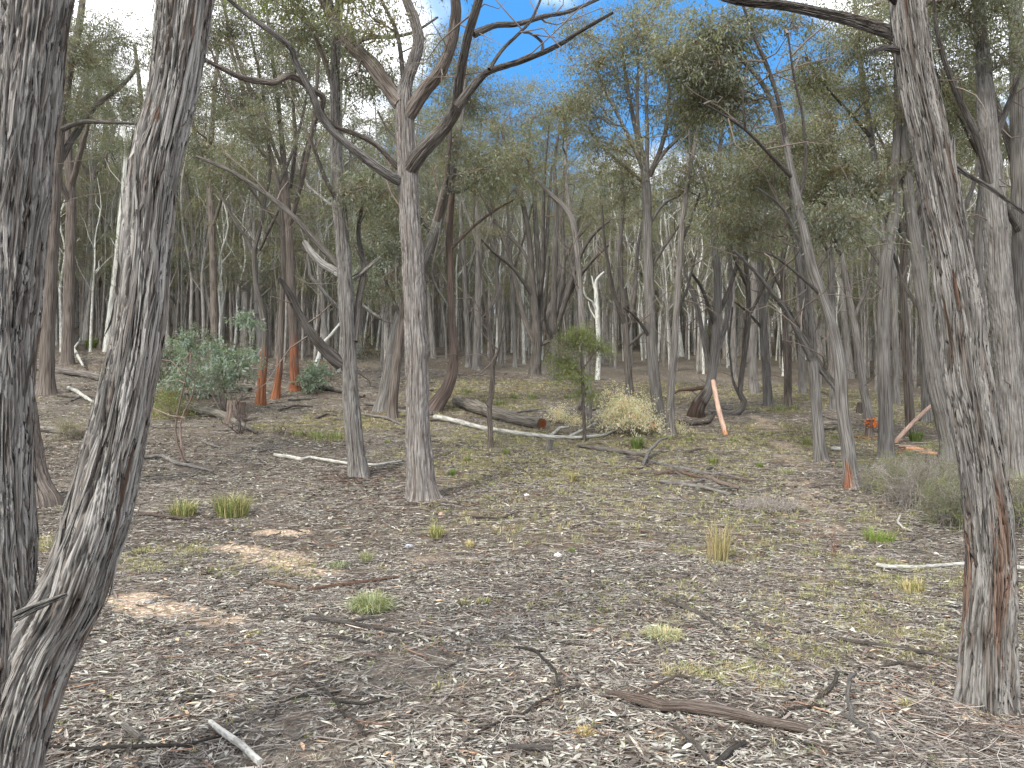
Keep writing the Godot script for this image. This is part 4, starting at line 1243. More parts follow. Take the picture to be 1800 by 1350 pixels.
func make_fallen_wood() -> void:
	var silver := Color(0.70, 0.68, 0.66)
	var bleached := Color(0.66, 0.64, 0.61)
	var black := Color(0.30, 0.28, 0.265)
	branch("fallen_log", "thick bark-covered log with a red-brown sawn end facing the clearing", [800, 712, 16, 830, 724, 22, 868, 736, 22, 910, 746, 20, 952, 754, 20], Color(0.50, 0.47, 0.42), [], {"category": "log", "cut": Color(0.30, 0.115, 0.05), "amp": 0.01, "main": "bark"})
	branch("fallen_branch", "long bleached branch with forked tip lying below the sawn log", [764, 738, 10, 800, 745, 9, 850, 757, 8, 910, 766, 8, 965, 772, 7, 1020, 773, 6, 1060, 768, 5, 1088, 757, 3], bleached, [[965, 772, 6, 985, 760, 5, 1000, 762, 4], [1000, 771, 5, 1030, 760, 4, 1048, 752, 2]], {"bark": "gum_bark"})
	branch("fallen_log", "long grey log lying across the wood behind the swollen-footed tree", [45, 648, 10, 90, 655, 11, 140, 662, 12, 190, 672, 13, 260, 682, 12], Color(0.5, 0.47, 0.44), [], {"category": "log"})
	branch("fallen_log", "weathered short log with a hollow end near the low-forking tree", [52, 756, 10, 90, 761, 11, 125, 766, 12, 148, 770, 13], Color(0.6, 0.57, 0.53), [], {"category": "log", "cut": Color(0.34, 0.29, 0.25)})
	branch("fallen_log", "mossy grey log sloping down beside the cut stump", [322, 722, 17, 350, 729, 18, 385, 735, 16, 410, 745, 12, 440, 758, 8, 452, 764, 5], Color(0.52, 0.50, 0.45), [], {"category": "log"})
	branch("fallen_log", "dark thin log lying behind the blue-green saplings", [265, 668, 6, 330, 676, 8, 390, 683, 8, 440, 689, 9], Color(0.32, 0.29, 0.26), [], {"category": "log"})
	branch("fallen_log", "pale split log lying in front of the burnt trunks' hollow", [275, 690, 5, 330, 694, 6, 390, 698, 6], silver, [], {"category": "log"})
	branch("fallen_log", "grey log lying between the burnt trunks and the broken-limbed tree", [530, 680, 6, 560, 684, 8, 595, 690, 9, 640, 700, 6], Color(0.45, 0.42, 0.4), [], {"category": "log"})
	branch("fallen_branch", "white forked stick lying across the litter below the broken-limbed tree", [482, 803, 5, 510, 808, 7, 530, 812, 7, 545, 808, 6, 580, 814, 6, 620, 820, 5, 660, 821, 5, 705, 813, 3], bleached, [], {"bark": "gum_bark"})
	branch("fallen_branch", "bent grey branch lying uphill of the green tussocks", [250, 808, 6, 285, 806, 7, 310, 818, 7, 340, 824, 6, 375, 832, 4], silver)
	branch("fallen_branch", "pale stick lying uphill of the small stump", [450, 797, 3, 480, 792, 3, 505, 795, 2], bleached)
	branch("fallen_branch", "short pale stick lying among litter on the dark slope", [355, 778, 4, 370, 785, 5, 388, 790, 3], bleached)
	branch("fallen_branch", "long branch lying in front of the dry cream foliage", [1015, 786, 5, 1045, 792, 8, 1080, 797, 9, 1120, 803, 8, 1140, 804, 6], Color(0.6, 0.56, 0.52), [[1080, 797, 5, 1060, 788, 4, 1045, 790, 2]])
	branch("fallen_branch", "upturned silver twig fork at the end of a long branch", [1130, 822, 5, 1140, 808, 6, 1160, 795, 5, 1172, 790, 4], silver, [[1140, 808, 4, 1155, 802, 3, 1170, 801, 2]], {"lift": [0.0, 0.10, 0.18, 0.18]})
	var pile := [[1135, 812, 5, 1180, 824, 6, 1220, 832, 6, 1255, 838, 5], [1150, 838, 6, 1190, 832, 6, 1230, 843, 5, 1270, 842, 4, 1325, 848, 3], [1160, 850, 6, 1200, 856, 7, 1240, 862, 6, 1285, 873, 5], [1240, 842, 9, 1265, 853, 8, 1300, 862, 6], [1170, 855, 5, 1220, 852, 5, 1265, 836, 4, 1315, 846, 3], [1100, 805, 3, 1130, 815, 4, 1150, 830, 3]]
	for k in 16:
		var x := rf(1090, 1270)
		var y := 815.0 + (x - 1090) * 0.22 + rf(-14, 22)
		var L := rf(30, 80)
		pile.append([x, y, 3.2, x + L * 0.5, y + rf(-4, 8), 3.0, x + L, y + rf(-6, 16), 1.8])
	var tints := [silver, Color(0.6, 0.45, 0.38), Color(0.8, 0.78, 0.74), Color(0.70, 0.58, 0.50), silver, Color(0.4, 0.36, 0.33)]
	for k in pile.size():
		branch("fallen_branch", "broken branch in the loose pile of sticks in the clearing", pile[k], tints[k % 6], [], {"group": "sticks of the loose pile"})
	branch("fallen_branch", "thick brown branch with a splintered rusty end lying in near leaf litter", [1065, 1226, 9, 1095, 1233, 14, 1130, 1243, 19, 1165, 1253, 19, 1205, 1254, 20, 1250, 1262, 21, 1300, 1272, 22, 1350, 1283, 20, 1400, 1291, 19, 1418, 1294, 15], Color(0.62, 0.52, 0.46), [[1110, 1236, 6, 1150, 1232, 6, 1190, 1228, 5, 1222, 1232, 3]], {"amp": 0.006})
	branch("fallen_branch", "smooth grey stick slanting out of near litter", [370, 1278, 9, 395, 1300, 12, 425, 1322, 13, 458, 1352, 13], silver, [], {"bark": "gum_bark"})
	branch("fallen_branch", "long dark bent stick lying in near litter beside the low-forking tree", [82, 1320, 6, 140, 1326, 7, 200, 1322, 7, 270, 1320, 7, 330, 1318, 6, 380, 1303, 6, 430, 1298, 4], black)
	branch("fallen_branch", "short chewed pale wood piece lying beside a dark bent stick", [216, 1283, 8, 232, 1296, 12, 248, 1308, 11], bleached)
	branch("fallen_branch", "crooked dark stick with two twigs between near leaves", [535, 1195, 4, 565, 1215, 6, 590, 1240, 6, 605, 1265, 6, 630, 1280, 6, 640, 1300, 4], Color(0.4, 0.37, 0.34), [[590, 1240, 5, 640, 1262, 5, 690, 1268, 3]])
	branch("fallen_branch", "dark arching stick lying in near litter", [480, 1275, 4, 490, 1245, 4, 520, 1233, 5, 560, 1228, 4, 600, 1222, 4], black)
	branch("fallen_branch", "dark curved stick reaching to a brown twig end", [840, 1295, 4, 880, 1275, 5, 920, 1262, 5, 950, 1240, 5, 985, 1225, 5, 1020, 1212, 4], black, [[985, 1225, 4, 975, 1200, 5, 940, 1180, 6, 905, 1173, 4]])
	branch("fallen_branch", "pair of twisted grey sticks on litter below the torn-barked tree", [1480, 1262, 7, 1500, 1275, 9, 1520, 1287, 9, 1540, 1310, 8, 1548, 1330, 5], silver, [[1500, 1275, 7, 1490, 1250, 8, 1495, 1230, 8, 1505, 1222, 5]])
	branch("fallen_branch", "dark gnarled stick beside the grassy patch near the torn-barked tree", [1372, 1268, 4, 1385, 1255, 5, 1420, 1250, 6, 1455, 1246, 4, 1468, 1243, 4], Color(0.35, 0.32, 0.3))
	branch("fallen_branch", "wavy dark stick rising from near litter toward grass", [1435, 1238, 6, 1455, 1222, 8, 1468, 1205, 7, 1472, 1190, 6, 1465, 1180, 4], Color(0.4, 0.37, 0.34))
	branch("fallen_branch", "long thin straight stick pointing at the torn-barked tree", [1470, 1128, 5, 1520, 1136, 6, 1580, 1146, 7, 1640, 1156, 7, 1690, 1168, 6], Color(0.55, 0.5, 0.46))
	branch("fallen_branch", "thin brown stick lying in the short grass", [1545, 1180, 5, 1580, 1172, 6, 1620, 1180, 5], Color(0.45, 0.4, 0.36))
	branch("fallen_branch", "silver branch lying on the grass behind the torn-barked tree", [1542, 1000, 9, 1565, 1003, 8, 1610, 1003, 7, 1650, 1000, 7, 1702, 997, 7, 1790, 1004, 8, 1830, 1008, 6], bleached, [], {"bark": "gum_bark"})
	branch("fallen_branch", "curved white stick lying at the edge of the heath shrubs", [1582, 910, 3, 1578, 922, 4, 1588, 932, 4, 1605, 938, 3], bleached, [], {"bark": "gum_bark"})
	branch("fallen_branch", "long grey stick running diagonally over litter", [1152, 1052, 5, 1190, 1068, 7, 1230, 1085, 7, 1265, 1108, 6, 1285, 1128, 4], Color(0.55, 0.51, 0.48))
	branch("fallen_branch", "tan stick lying across litter below the bare soil", [462, 1028, 6, 490, 1034, 8, 525, 1040, 7], Color(0.85, 0.66, 0.5))
	branch("fallen_branch", "thin reddish curved stick beside the grey-green cushion tussock", [540, 1042, 5, 580, 1036, 6, 640, 1028, 6, 700, 1019, 4], Color(0.7, 0.46, 0.36))
	branch("fallen_branch", "long dark stick lying in litter below the grey-green cushion tussock", [530, 1096, 8, 565, 1094, 10, 600, 1100, 9, 650, 1108, 7, 710, 1118, 5], Color(0.5, 0.47, 0.44), [[600, 1100, 5, 640, 1106, 5, 670, 1116, 3]])
	branch("fallen_branch", "thin dark stick lying below the long dark stick", [560, 1124, 5, 600, 1126, 6, 640, 1134, 5, 665, 1138, 3], Color(0.42, 0.4, 0.38))
	branch("fallen_branch", "cut grey branch end lying by itself in near litter", [893, 1322, 9, 930, 1324, 10, 972, 1325, 9], Color(0.55, 0.51, 0.48))
	branch("fallen_branch", "short black stick slanting up from near litter", [1262, 1352, 11, 1285, 1330, 11, 1310, 1314, 9], black)
	branch("fallen_branch", "grey stick slanting down through near litter", [1185, 1285, 7, 1205, 1302, 8, 1225, 1320, 9, 1245, 1345, 8], Color(0.58, 0.54, 0.5))
	branch("fallen_branch", "dark stick partly hidden by grass tufts in the clearing", [830, 912, 3, 880, 915, 4, 905, 905, 3], Color(0.4, 0.37, 0.34))
	branch("fallen_branch", "brown stick lying behind the green tussocks", [240, 905, 4, 290, 912, 6, 335, 918, 6], Color(0.55, 0.45, 0.4))
	branch("fallen_branch", "white forked twig reaching up over the long grey log", [146, 652, 4, 135, 640, 5, 130, 632, 4, 140, 610, 4, 138, 600, 3], bleached, [], {"bark": "gum_bark", "lift": [0.1, 0.25, 0.32, 0.2, 0.1]})
	branch("fallen_branch", "pale broken branch below the long grey log", [120, 685, 6, 135, 692, 7, 152, 703, 6, 165, 710, 4], bleached, [], {"bark": "gum_bark"})
	branch("fallen_branch", "grey branch tangle beside the leaning trunk's foot", [640, 712, 5, 670, 716, 6, 705, 726, 5, 760, 730, 4], silver)
	branch("fallen_branch", "thin grey branch lying below the leaning trunk's foot", [635, 730, 4, 680, 738, 5, 712, 752, 3], silver)
	branch("fallen_branch", "branch behind the sawn log, half hidden", [800, 708, 4, 850, 722, 5, 900, 728, 4, 945, 722, 3], silver)
	branch("fallen_branch", "dark curled branch at the foot of the charred tree", [1190, 745, 6, 1215, 749, 7, 1245, 745, 6, 1255, 733, 4], Color(0.35, 0.31, 0.29))
	branch("fallen_branch", "white branch lying beside the peeled leaning tree", [1462, 792, 6, 1478, 794, 8, 1490, 797, 6], bleached, [], {"bark": "gum_bark"})
	for k in 4:
		var y := 788 + k * 4
		branch("cut_log", "freshly cut log with orange wood lying beyond the heath shrubs", [1580 + k * 12, y, 5, 1596 + k * 13, y + 1, 6, 1612 + k * 12, y + 2, 6], [RUST, Color(0.62, 0.34, 0.2)][k % 2], [], {"category": "log", "group": "orange cut logs", "cut": Color(0.75, 0.30, 0.09), "bark": "wood"})
	# poles propped against trees
	prop_pole("stripped pinkish pole with orange end propped against the charred tree", 1276, 764, 1253, 668, 0.35, 9, Color(0.85, 0.58, 0.45), Color(0.78, 0.34, 0.16))
	prop_pole("brown pole propped aslant beside the orange cut logs", 1572, 778, 1636, 714, 0.2, 8, Color(0.50, 0.36, 0.29), Color(0.5, 0.3, 0.2))
	for k in 46:
		var x := rf(90, 770) if k < 34 else rf(1000, 1700)
		var y := rf(655, 780) if k < 34 else rf(700, 880)
		var L := rf(18, 60)
		var a := rf(-0.35, 0.35)
		var w := rf(2.2, 4.6)
		branch("fallen_branch", "weathered dead branch lying about on the slope below the wood", [x, y, w, x + L * 0.5, y + L * 0.5 * a + rf(-3, 3), w * 0.9, x + L, y + L * a * 0.6, w * 0.5], [silver, Color(0.5, 0.46, 0.43), Color(0.36, 0.33, 0.3), bleached][k % 4], [], {"group": "weathered branches on the slope"})
	# small loose sticks
	for k in 130:
		var d := sqrt(rf(3.4 * 3.4, 12.0 * 12.0))
		var x := rf(-0.66, 0.66) * d
		var g := Vector3(x, gh(x, -d), -d)
		var a := rf(0, TAU)
		var L := rf(0.18, 0.6)
		var r := rf(0.004, 0.011)
		var root := thing("fallen_stick", "thin crooked dead stick lying loose on the leaf litter", "stick", g, "thin sticks lying on the litter")
		var p := PackedVector3Array()
		var rr := PackedFloat32Array()
		for q in 5:
			var t := q / 4.0 - 0.5
			var xx := cos(a) * L * t + rf(-0.025, 0.025)
			var zz := sin(a) * L * t + rf(-0.025, 0.025)
			p.append(Vector3(xx, gh(x + xx, -d + zz) - g.y + r * 0.9 + 0.006, zz))
			rr.append(r * (1.0 - 0.6 * q / 4.0))
		var b := MB.new()
		tube(b, p, rr, 6, 0.05, [silver, Color(0.4, 0.37, 0.34), black, Color(0.55, 0.47, 0.42)][k % 4], 0.0, [], 1, 0.2)
		part("stem", b.mesh(M.fissured_bark), root)

func prop_pole(label: String, x0: float, y0: float, x1: float, y1: float, dz: float, w: float, col: Color, end: Color) -> void:
	var g := gp(x0, y0)
	var d := -g.z
	var top := at(x1, y1, d + dz) - g
	var mid := at((x0 + x1) * 0.5 - 2, (y0 + y1) * 0.5, d + dz * 0.5) - g
	var root := thing("leaning_pole", label, "pole", g)
	var r := 0.5 * w * d / F
	var b := MB.new()
	tube(b, PackedVector3Array([Vector3(0, -0.02, 0), mid, top]), PackedFloat32Array([r, r * 0.95, r * 0.8]), 12, 0.06, col, 0.0, [[0.0, 0.0, 9.0, 0.14, end]], 1, 0.12)
	part("stem", b.mesh(M.wood), root)

# ------------------------------------------------------------------ stumps
func stump(label: String, px: float, py: float, w: float, h: float, col: Color, top: Color, shaggy := false) -> void:
	var g := gp(px, py)
	var d := -g.z
	var r := 0.5 * w * d / F
	var H := h * d / F
	var root := thing("tree_stump", label, "stump", g)
	var b := MB.new()
	tube(b, PackedVector3Array([Vector3(0, -0.1, 0), Vector3(0, 0.02, 0), Vector3(0.01, H * 0.5, 0), Vector3(0.02, H, 0)]), PackedFloat32Array([r * 1.35, r * 1.15, r, r * 0.95]), 20, 0.05, col, 0.012, [], 0, 0.15)
	part("bark", b.mesh(M.fissured_bark), root)
	part("cut_face", disc(r * 0.97, Vector3(0.1, 1, 0.12).normalized(), top), root).position = Vector3(0.02, H, 0)
	if shaggy:
		var s := MB.new()
		for k in 150:
			var a := rf(0, TAU)
			var out := Vector3(cos(a), rf(-0.5, 0.9), sin(a)).normalized()
			var o := Vector3(0.02, H * rf(0.55, 1.05), 0) + Vector3(cos(a), 0, sin(a)) * r * rf(0.5, 1.05)
			var e := o + out * rf(0.03, 0.075)
			var sd := out.cross(rdir()).normalized() * rf(0.008, 0.02)
			var c := top * rf(0.6, 1.25)
			s.tri(o - sd, o + sd, e, c)
			s.tri(o + sd.cross(out), o - sd.cross(out), e, c)
		part("splinters", s.mesh(M.dry_leaf, false), root).set_meta("kind", "stuff")

func make_stumps() -> void:
	stump("grey stump with a hacked, shaggy bright orange top", 1528, 768, 13, 30, Color(0.42, 0.37, 0.33), Color(0.72, 0.22, 0.045), true)
	stump("orange-hacked stump half hidden behind the straight forking tree", 1547, 762, 9, 18, Color(0.42, 0.37, 0.33), Color(0.68, 0.21, 0.05), true)
	stump("old rotten stump with a split red-brown side beside the mossy log", 414, 742, 32, 36, Color(0.52, 0.42, 0.37), Color(0.2, 0.14, 0.1))
	stump("weathered grey stump uphill of the long grey log", 128, 616, 17, 27, Color(0.6, 0.59, 0.57), Color(0.3, 0.27, 0.25))
	stump("small brown stump beside the white bent dead stem", 575, 668, 13, 20, Color(0.55, 0.45, 0.4), Color(0.3, 0.22, 0.17))
	stump("small dark stump uphill of the orange-topped stump", 1511, 726, 11, 18, Color(0.25, 0.22, 0.2), Color(0.12, 0.1, 0.09))
	stump("low grey stump with grass at its foot below the bleached branch", 965, 790, 13, 18, Color(0.6, 0.57, 0.52), Color(0.35, 0.3, 0.26))
	# orange chips hacked off the stumps
	var chips := MB.new()
	for a in [[1530, 770, 26, 3, 90], [1610, 795, 30, 5, 60], [1570, 778, 14, 3, 25]]:
		for k in a[4]:
			var g := gp(a[0] + rf(-1, 1) * a[2], a[1] + rf(-1, 1) * a[3])
			g.y += 0.02
			var q := rdir() * Vector3(1, 0.25, 1)
			var s := q.cross(Vector3.UP).normalized() * rf(0.012, 0.03)
			var L := q.normalized() * rf(0.04, 0.12)
			chips.tri(g - s, g + s, g + L, Color(0.55, 0.24, 0.09) * rf(0.5, 1.2))
	var o := part("wood_chips", chips.mesh(M.dry_leaf, false), self)
	o.set_meta("kind", "stuff")
	o.set_meta("label", "scatter of bright orange wood chips round the hacked stumps")
	o.set_meta("category", "wood chips")

# ------------------------------------------------------------------ shrubs and grass
func shrub(called: String, label: String, px: float, py: float, wide: float, high: float, n_stem: int, n_leaf: int, o := {}) -> void:
	var g := gp(px, py)
	var d := -g.z
	var R := 0.5 * wide * d / F
	var H := high * d / F
	var root := thing(called, label, o.get("category", "shrub"), g, o.get("group", ""))
	var st := MB.new()
	var lf := MB.new()
	var tips := []
	var scol: Color = o.get("stem", Color(0.20, 0.17, 0.15))
	for k in n_stem:
		var a := rf(0, TAU)
		var foot: Vector3 = Vector3(cos(a), 0, sin(a)) * R * rf(0.0, o.get("spread", 0.35))
		foot.y = gh(g.x + foot.x, g.z + foot.z) - g.y - 0.02
		var q := sqrt(rf(0.0, 1.0))
		var tip := Vector3(cos(a) * R * q, H * rf(0.45, 1.0) * sqrt(1.0 - 0.75 * q * q), sin(a) * R * q)
		tip.y = maxf(tip.y, gh(g.x + tip.x, g.z + tip.z) - g.y + 0.03)
		var w: float = o.get("w", 0.006)
		tube(st, bent(foot, tip, 0.10), PackedFloat32Array([w, w * 0.75, w * 0.5, w * 0.25]), 3, 0.25, scol * rf(0.7, 1.5))
		for j in o.get("fork", 3):
			var f := foot.lerp(tip, rf(0.35, 0.9))
			var e := f + (rdir() + (tip - foot).normalized() * 0.7) * H * rf(0.15, 0.4)
			e.y = maxf(e.y, 0.02)
			tube(st, bent(f, e, 0.1), PackedFloat32Array([w * 0.5, w * 0.4, w * 0.3, w * 0.2]), 3, 0.3, scol * rf(0.7, 1.5))
			tips.append(e)
		tips.append(tip)
	part("stems", st.mesh(M.twig), root).set_meta("kind", "stuff")
	for k in n_leaf:
		var c: Vector3 = tips[rng.randi() % tips.size()] + rdir() * R * 0.08
		var tt: Array = o.get("tints", [0])
		add_clump(lf, o.get("leaf", 5), tt[rng.randi() % tt.size()], c, o.get("size", 0.5) * rf(0.7, 1.3))
	if n_leaf:
		part("foliage", lf.mesh(M.leaf_young, false), root).set_meta("kind", "stuff")

func make_shrubs() -> void:
	var heath := {"leaf": 5, "tints": [0, 3, 0, 5], "size": 0.34, "spread": 0.9, "fork": 5, "w": 0.0045, "stem": Color(0.30, 0.27, 0.245)}
	shrub("heath_shrub", "grey twiggy heath shrub at the foot of the peeled leaning tree", 1545, 862, 90, 48, 90, 26, heath.merged({"tints": [0]}))
	shrub("heath_shrub", "tangled dark heath shrub with sparse green leaves beside the torn-barked tree", 1630, 890, 160, 95, 210, 120, heath)
	shrub("heath_shrub", "low heath shrub thick with glossy green leaves touching the torn-barked tree", 1685, 925, 90, 80, 110, 110, heath.merged({"tints": [5, 0, 1]}))
	shrub("heath_shrub", "heath shrub half hidden beyond the torn-barked tree's trunk", 1795, 925, 110, 85, 90, 90, heath.merged({"tints": [5, 0, 3]}))
	shrub("heath_shrub", "thin dry heath shrub behind the tangled dark one", 1600, 840, 140, 40, 80, 30, heath)
	shrub("heath_shrub", "low ash-grey dead twig mound on the open slope", 1350, 895, 130, 26, 150, 0, heath.merged({"stem": Color(0.40, 0.385, 0.37)}))
	shrub("blue_green_sapling", "bushy sapling with blue-green leaves in front of the burnt trunks", 395, 722, 130, 145, 10, 20, {"leaf": 4, "tints": [4], "size": 0.72, "w": 0.016, "fork": 3, "category": "sapling", "spread": 0.12})
	shrub("blue_green_sapling", "bushy sapling with blue-green leaves behind the low-forking tree", 335, 705, 120, 140, 9, 20, {"leaf": 4, "tints": [4, 3], "size": 0.72, "w": 0.014, "fork": 3, "category": "sapling", "spread": 0.12})
	shrub("blue_green_sapling", "low blue-green seedling between the burnt trunks and the broken-limbed tree", 545, 688, 60, 50, 5, 8, {"leaf": 4, "tints": [4], "size": 0.7, "w": 0.012, "fork": 2, "category": "sapling", "spread": 0.15})
	shrub("wattle_shrub", "yellow-green feathery wattle seedling near the low-forking tree", 295, 735, 70, 52, 16, 26, {"leaf": 5, "tints": [2, 5], "size": 0.7, "w": 0.006, "spread": 0.4})
	shrub("wattle_shrub", "thin wiry green seedling standing in front of the weathered short log", 122, 772, 34, 50, 14, 12, {"leaf": 5, "tints": [2, 1], "size": 0.5, "w": 0.005, "spread": 0.4})
	shrub("dry_foliage_heap", "heap of dead branches with dry cream leaves against the vase-shaped tree", 1108, 762, 84, 64, 22, 34, {"leaf": 1, "tints": [6], "size": 0.75, "w": 0.010, "spread": 0.5, "category": "foliage heap"})
	shrub("dry_foliage_heap", "small cluster of dry cream leaves beside the bending pale tree", 1000, 745, 60, 24, 9, 10, {"leaf": 1, "tints": [6], "size": 0.6, "w": 0.008, "spread": 0.5, "category": "foliage heap"})
	shrub("dry_foliage_heap", "sprig of dry cream leaves lying by the slim twin stem", 1195, 762, 40, 18, 6, 8, {"leaf": 1, "tints": [6], "size": 0.5, "w": 0.006, "spread": 0.5, "category": "foliage heap"})
	shrub("dead_shrub", "leafless dark forked shrub standing beside the old rotten stump", 422, 762, 70, 75, 6, 0, {"w": 0.020, "fork": 4, "spread": 0.1, "stem": Color(0.13, 0.11, 0.1)})
	shrub("dead_shrub", "leafless crooked dark shrub lower down the slope from the burnt trunks", 500, 768, 70, 40, 4, 0, {"w": 0.024, "fork": 3, "spread": 0.1, "stem": Color(0.13, 0.11, 0.09)})
	shrub("dead_shrub", "single reddish dead weed stalk standing in the grass", 1466, 982, 16, 62, 4, 0, {"w": 0.004, "fork": 4, "spread": 0.2, "stem": Color(0.24, 0.13, 0.09)})
	shrub("sapling", "thin leaning sapling with few leaves standing beside near bare litter", 325, 815, 60, 230, 2, 7, {"leaf": 4, "tints": [3, 4], "size": 0.55, "w": 0.028, "fork": 4, "spread": 0.05, "stem": Color(0.22, 0.17, 0.14), "category": "sapling"})
	shrub("sapling", "slender seedling with thin leaves standing behind the sawn log", 1133, 720, 20, 60, 3, 6, {"leaf": 5, "tints": [0], "size": 0.5, "w": 0.006, "category": "sapling"})
	shrub("sapling", "slim upright seedling standing in grass below the sapling by the cut log", 886, 795, 26, 52, 5, 6, {"leaf": 5, "tints": [0], "size": 0.4, "w": 0.005, "category": "sapling"})

func tussock(label: String, px: float, py: float, wide: float, high: float, blades: int, cols: Array, o := {}) -> void:
	var g := gp(px, py)
	var d := -g.z
	var R := 0.5 * wide * d / F
	var H := high * d / F
	var root := thing("grass_tussock", label, "grass", g, o.get("group", ""))
	var b := MB.new()
	for k in blades:
		var a := rf(0, TAU)
		var out := Vector3(cos(a), 0, sin(a))
		var foot: Vector3 = out * R * sqrt(rf(0, 1)) * o.get("foot", 0.55) * 0.75
		foot.y = gh(g.x + foot.x, g.z + foot.z) - g.y - 0.01
		var L := H * rf(0.5, 1.35)
		var lean: float = rf(0.1, 1.5) * o.get("lean", 0.75)
		blade(b, foot, out, L, lean, rf(0.0016, 0.0032) * o.get("w", 1.0) * maxf(1.0, d / 7.0), cols[rng.randi() % cols.size()])
	part("blades", b.mesh(M.grass, false), root).set_meta("kind", "stuff")

func blade(b: MB, foot: Vector3, out: Vector3, L: float, lean: float, w: float, col: Color) -> void:
	var sd := Vector3(-out.z, 0, out.x).rotated(Vector3.UP, rf(-0.9, 0.9)) * w
	var m := foot + Vector3(0, L * 0.55, 0) + out * L * 0.22 * lean
	var e := foot + Vector3(0, L * (1.0 - 0.45 * lean), 0) + out.rotated(Vector3.UP, rf(-0.6, 0.6)) * L * 0.8 * lean
	var c := col * rf(0.75, 1.25)
	var k := b.v.size()
	b.v.append_array([foot - sd, foot + sd, m + sd * 0.8, m - sd * 0.8, e])
	b.c.append_array([c, c, c, c, c])
	b.i.append_array([k, k + 1, k + 2, k, k + 2, k + 3, k + 3, k + 2, k + 4])

const G_GREEN := Color(0.16, 0.22, 0.06)
const G_OLIVE := Color(0.21, 0.21, 0.085)
const G_STRAW := Color(0.50, 0.42, 0.22)
const G_GREY := Color(0.33, 0.35, 0.22)
const G_DARK := Color(0.11, 0.14, 0.055)

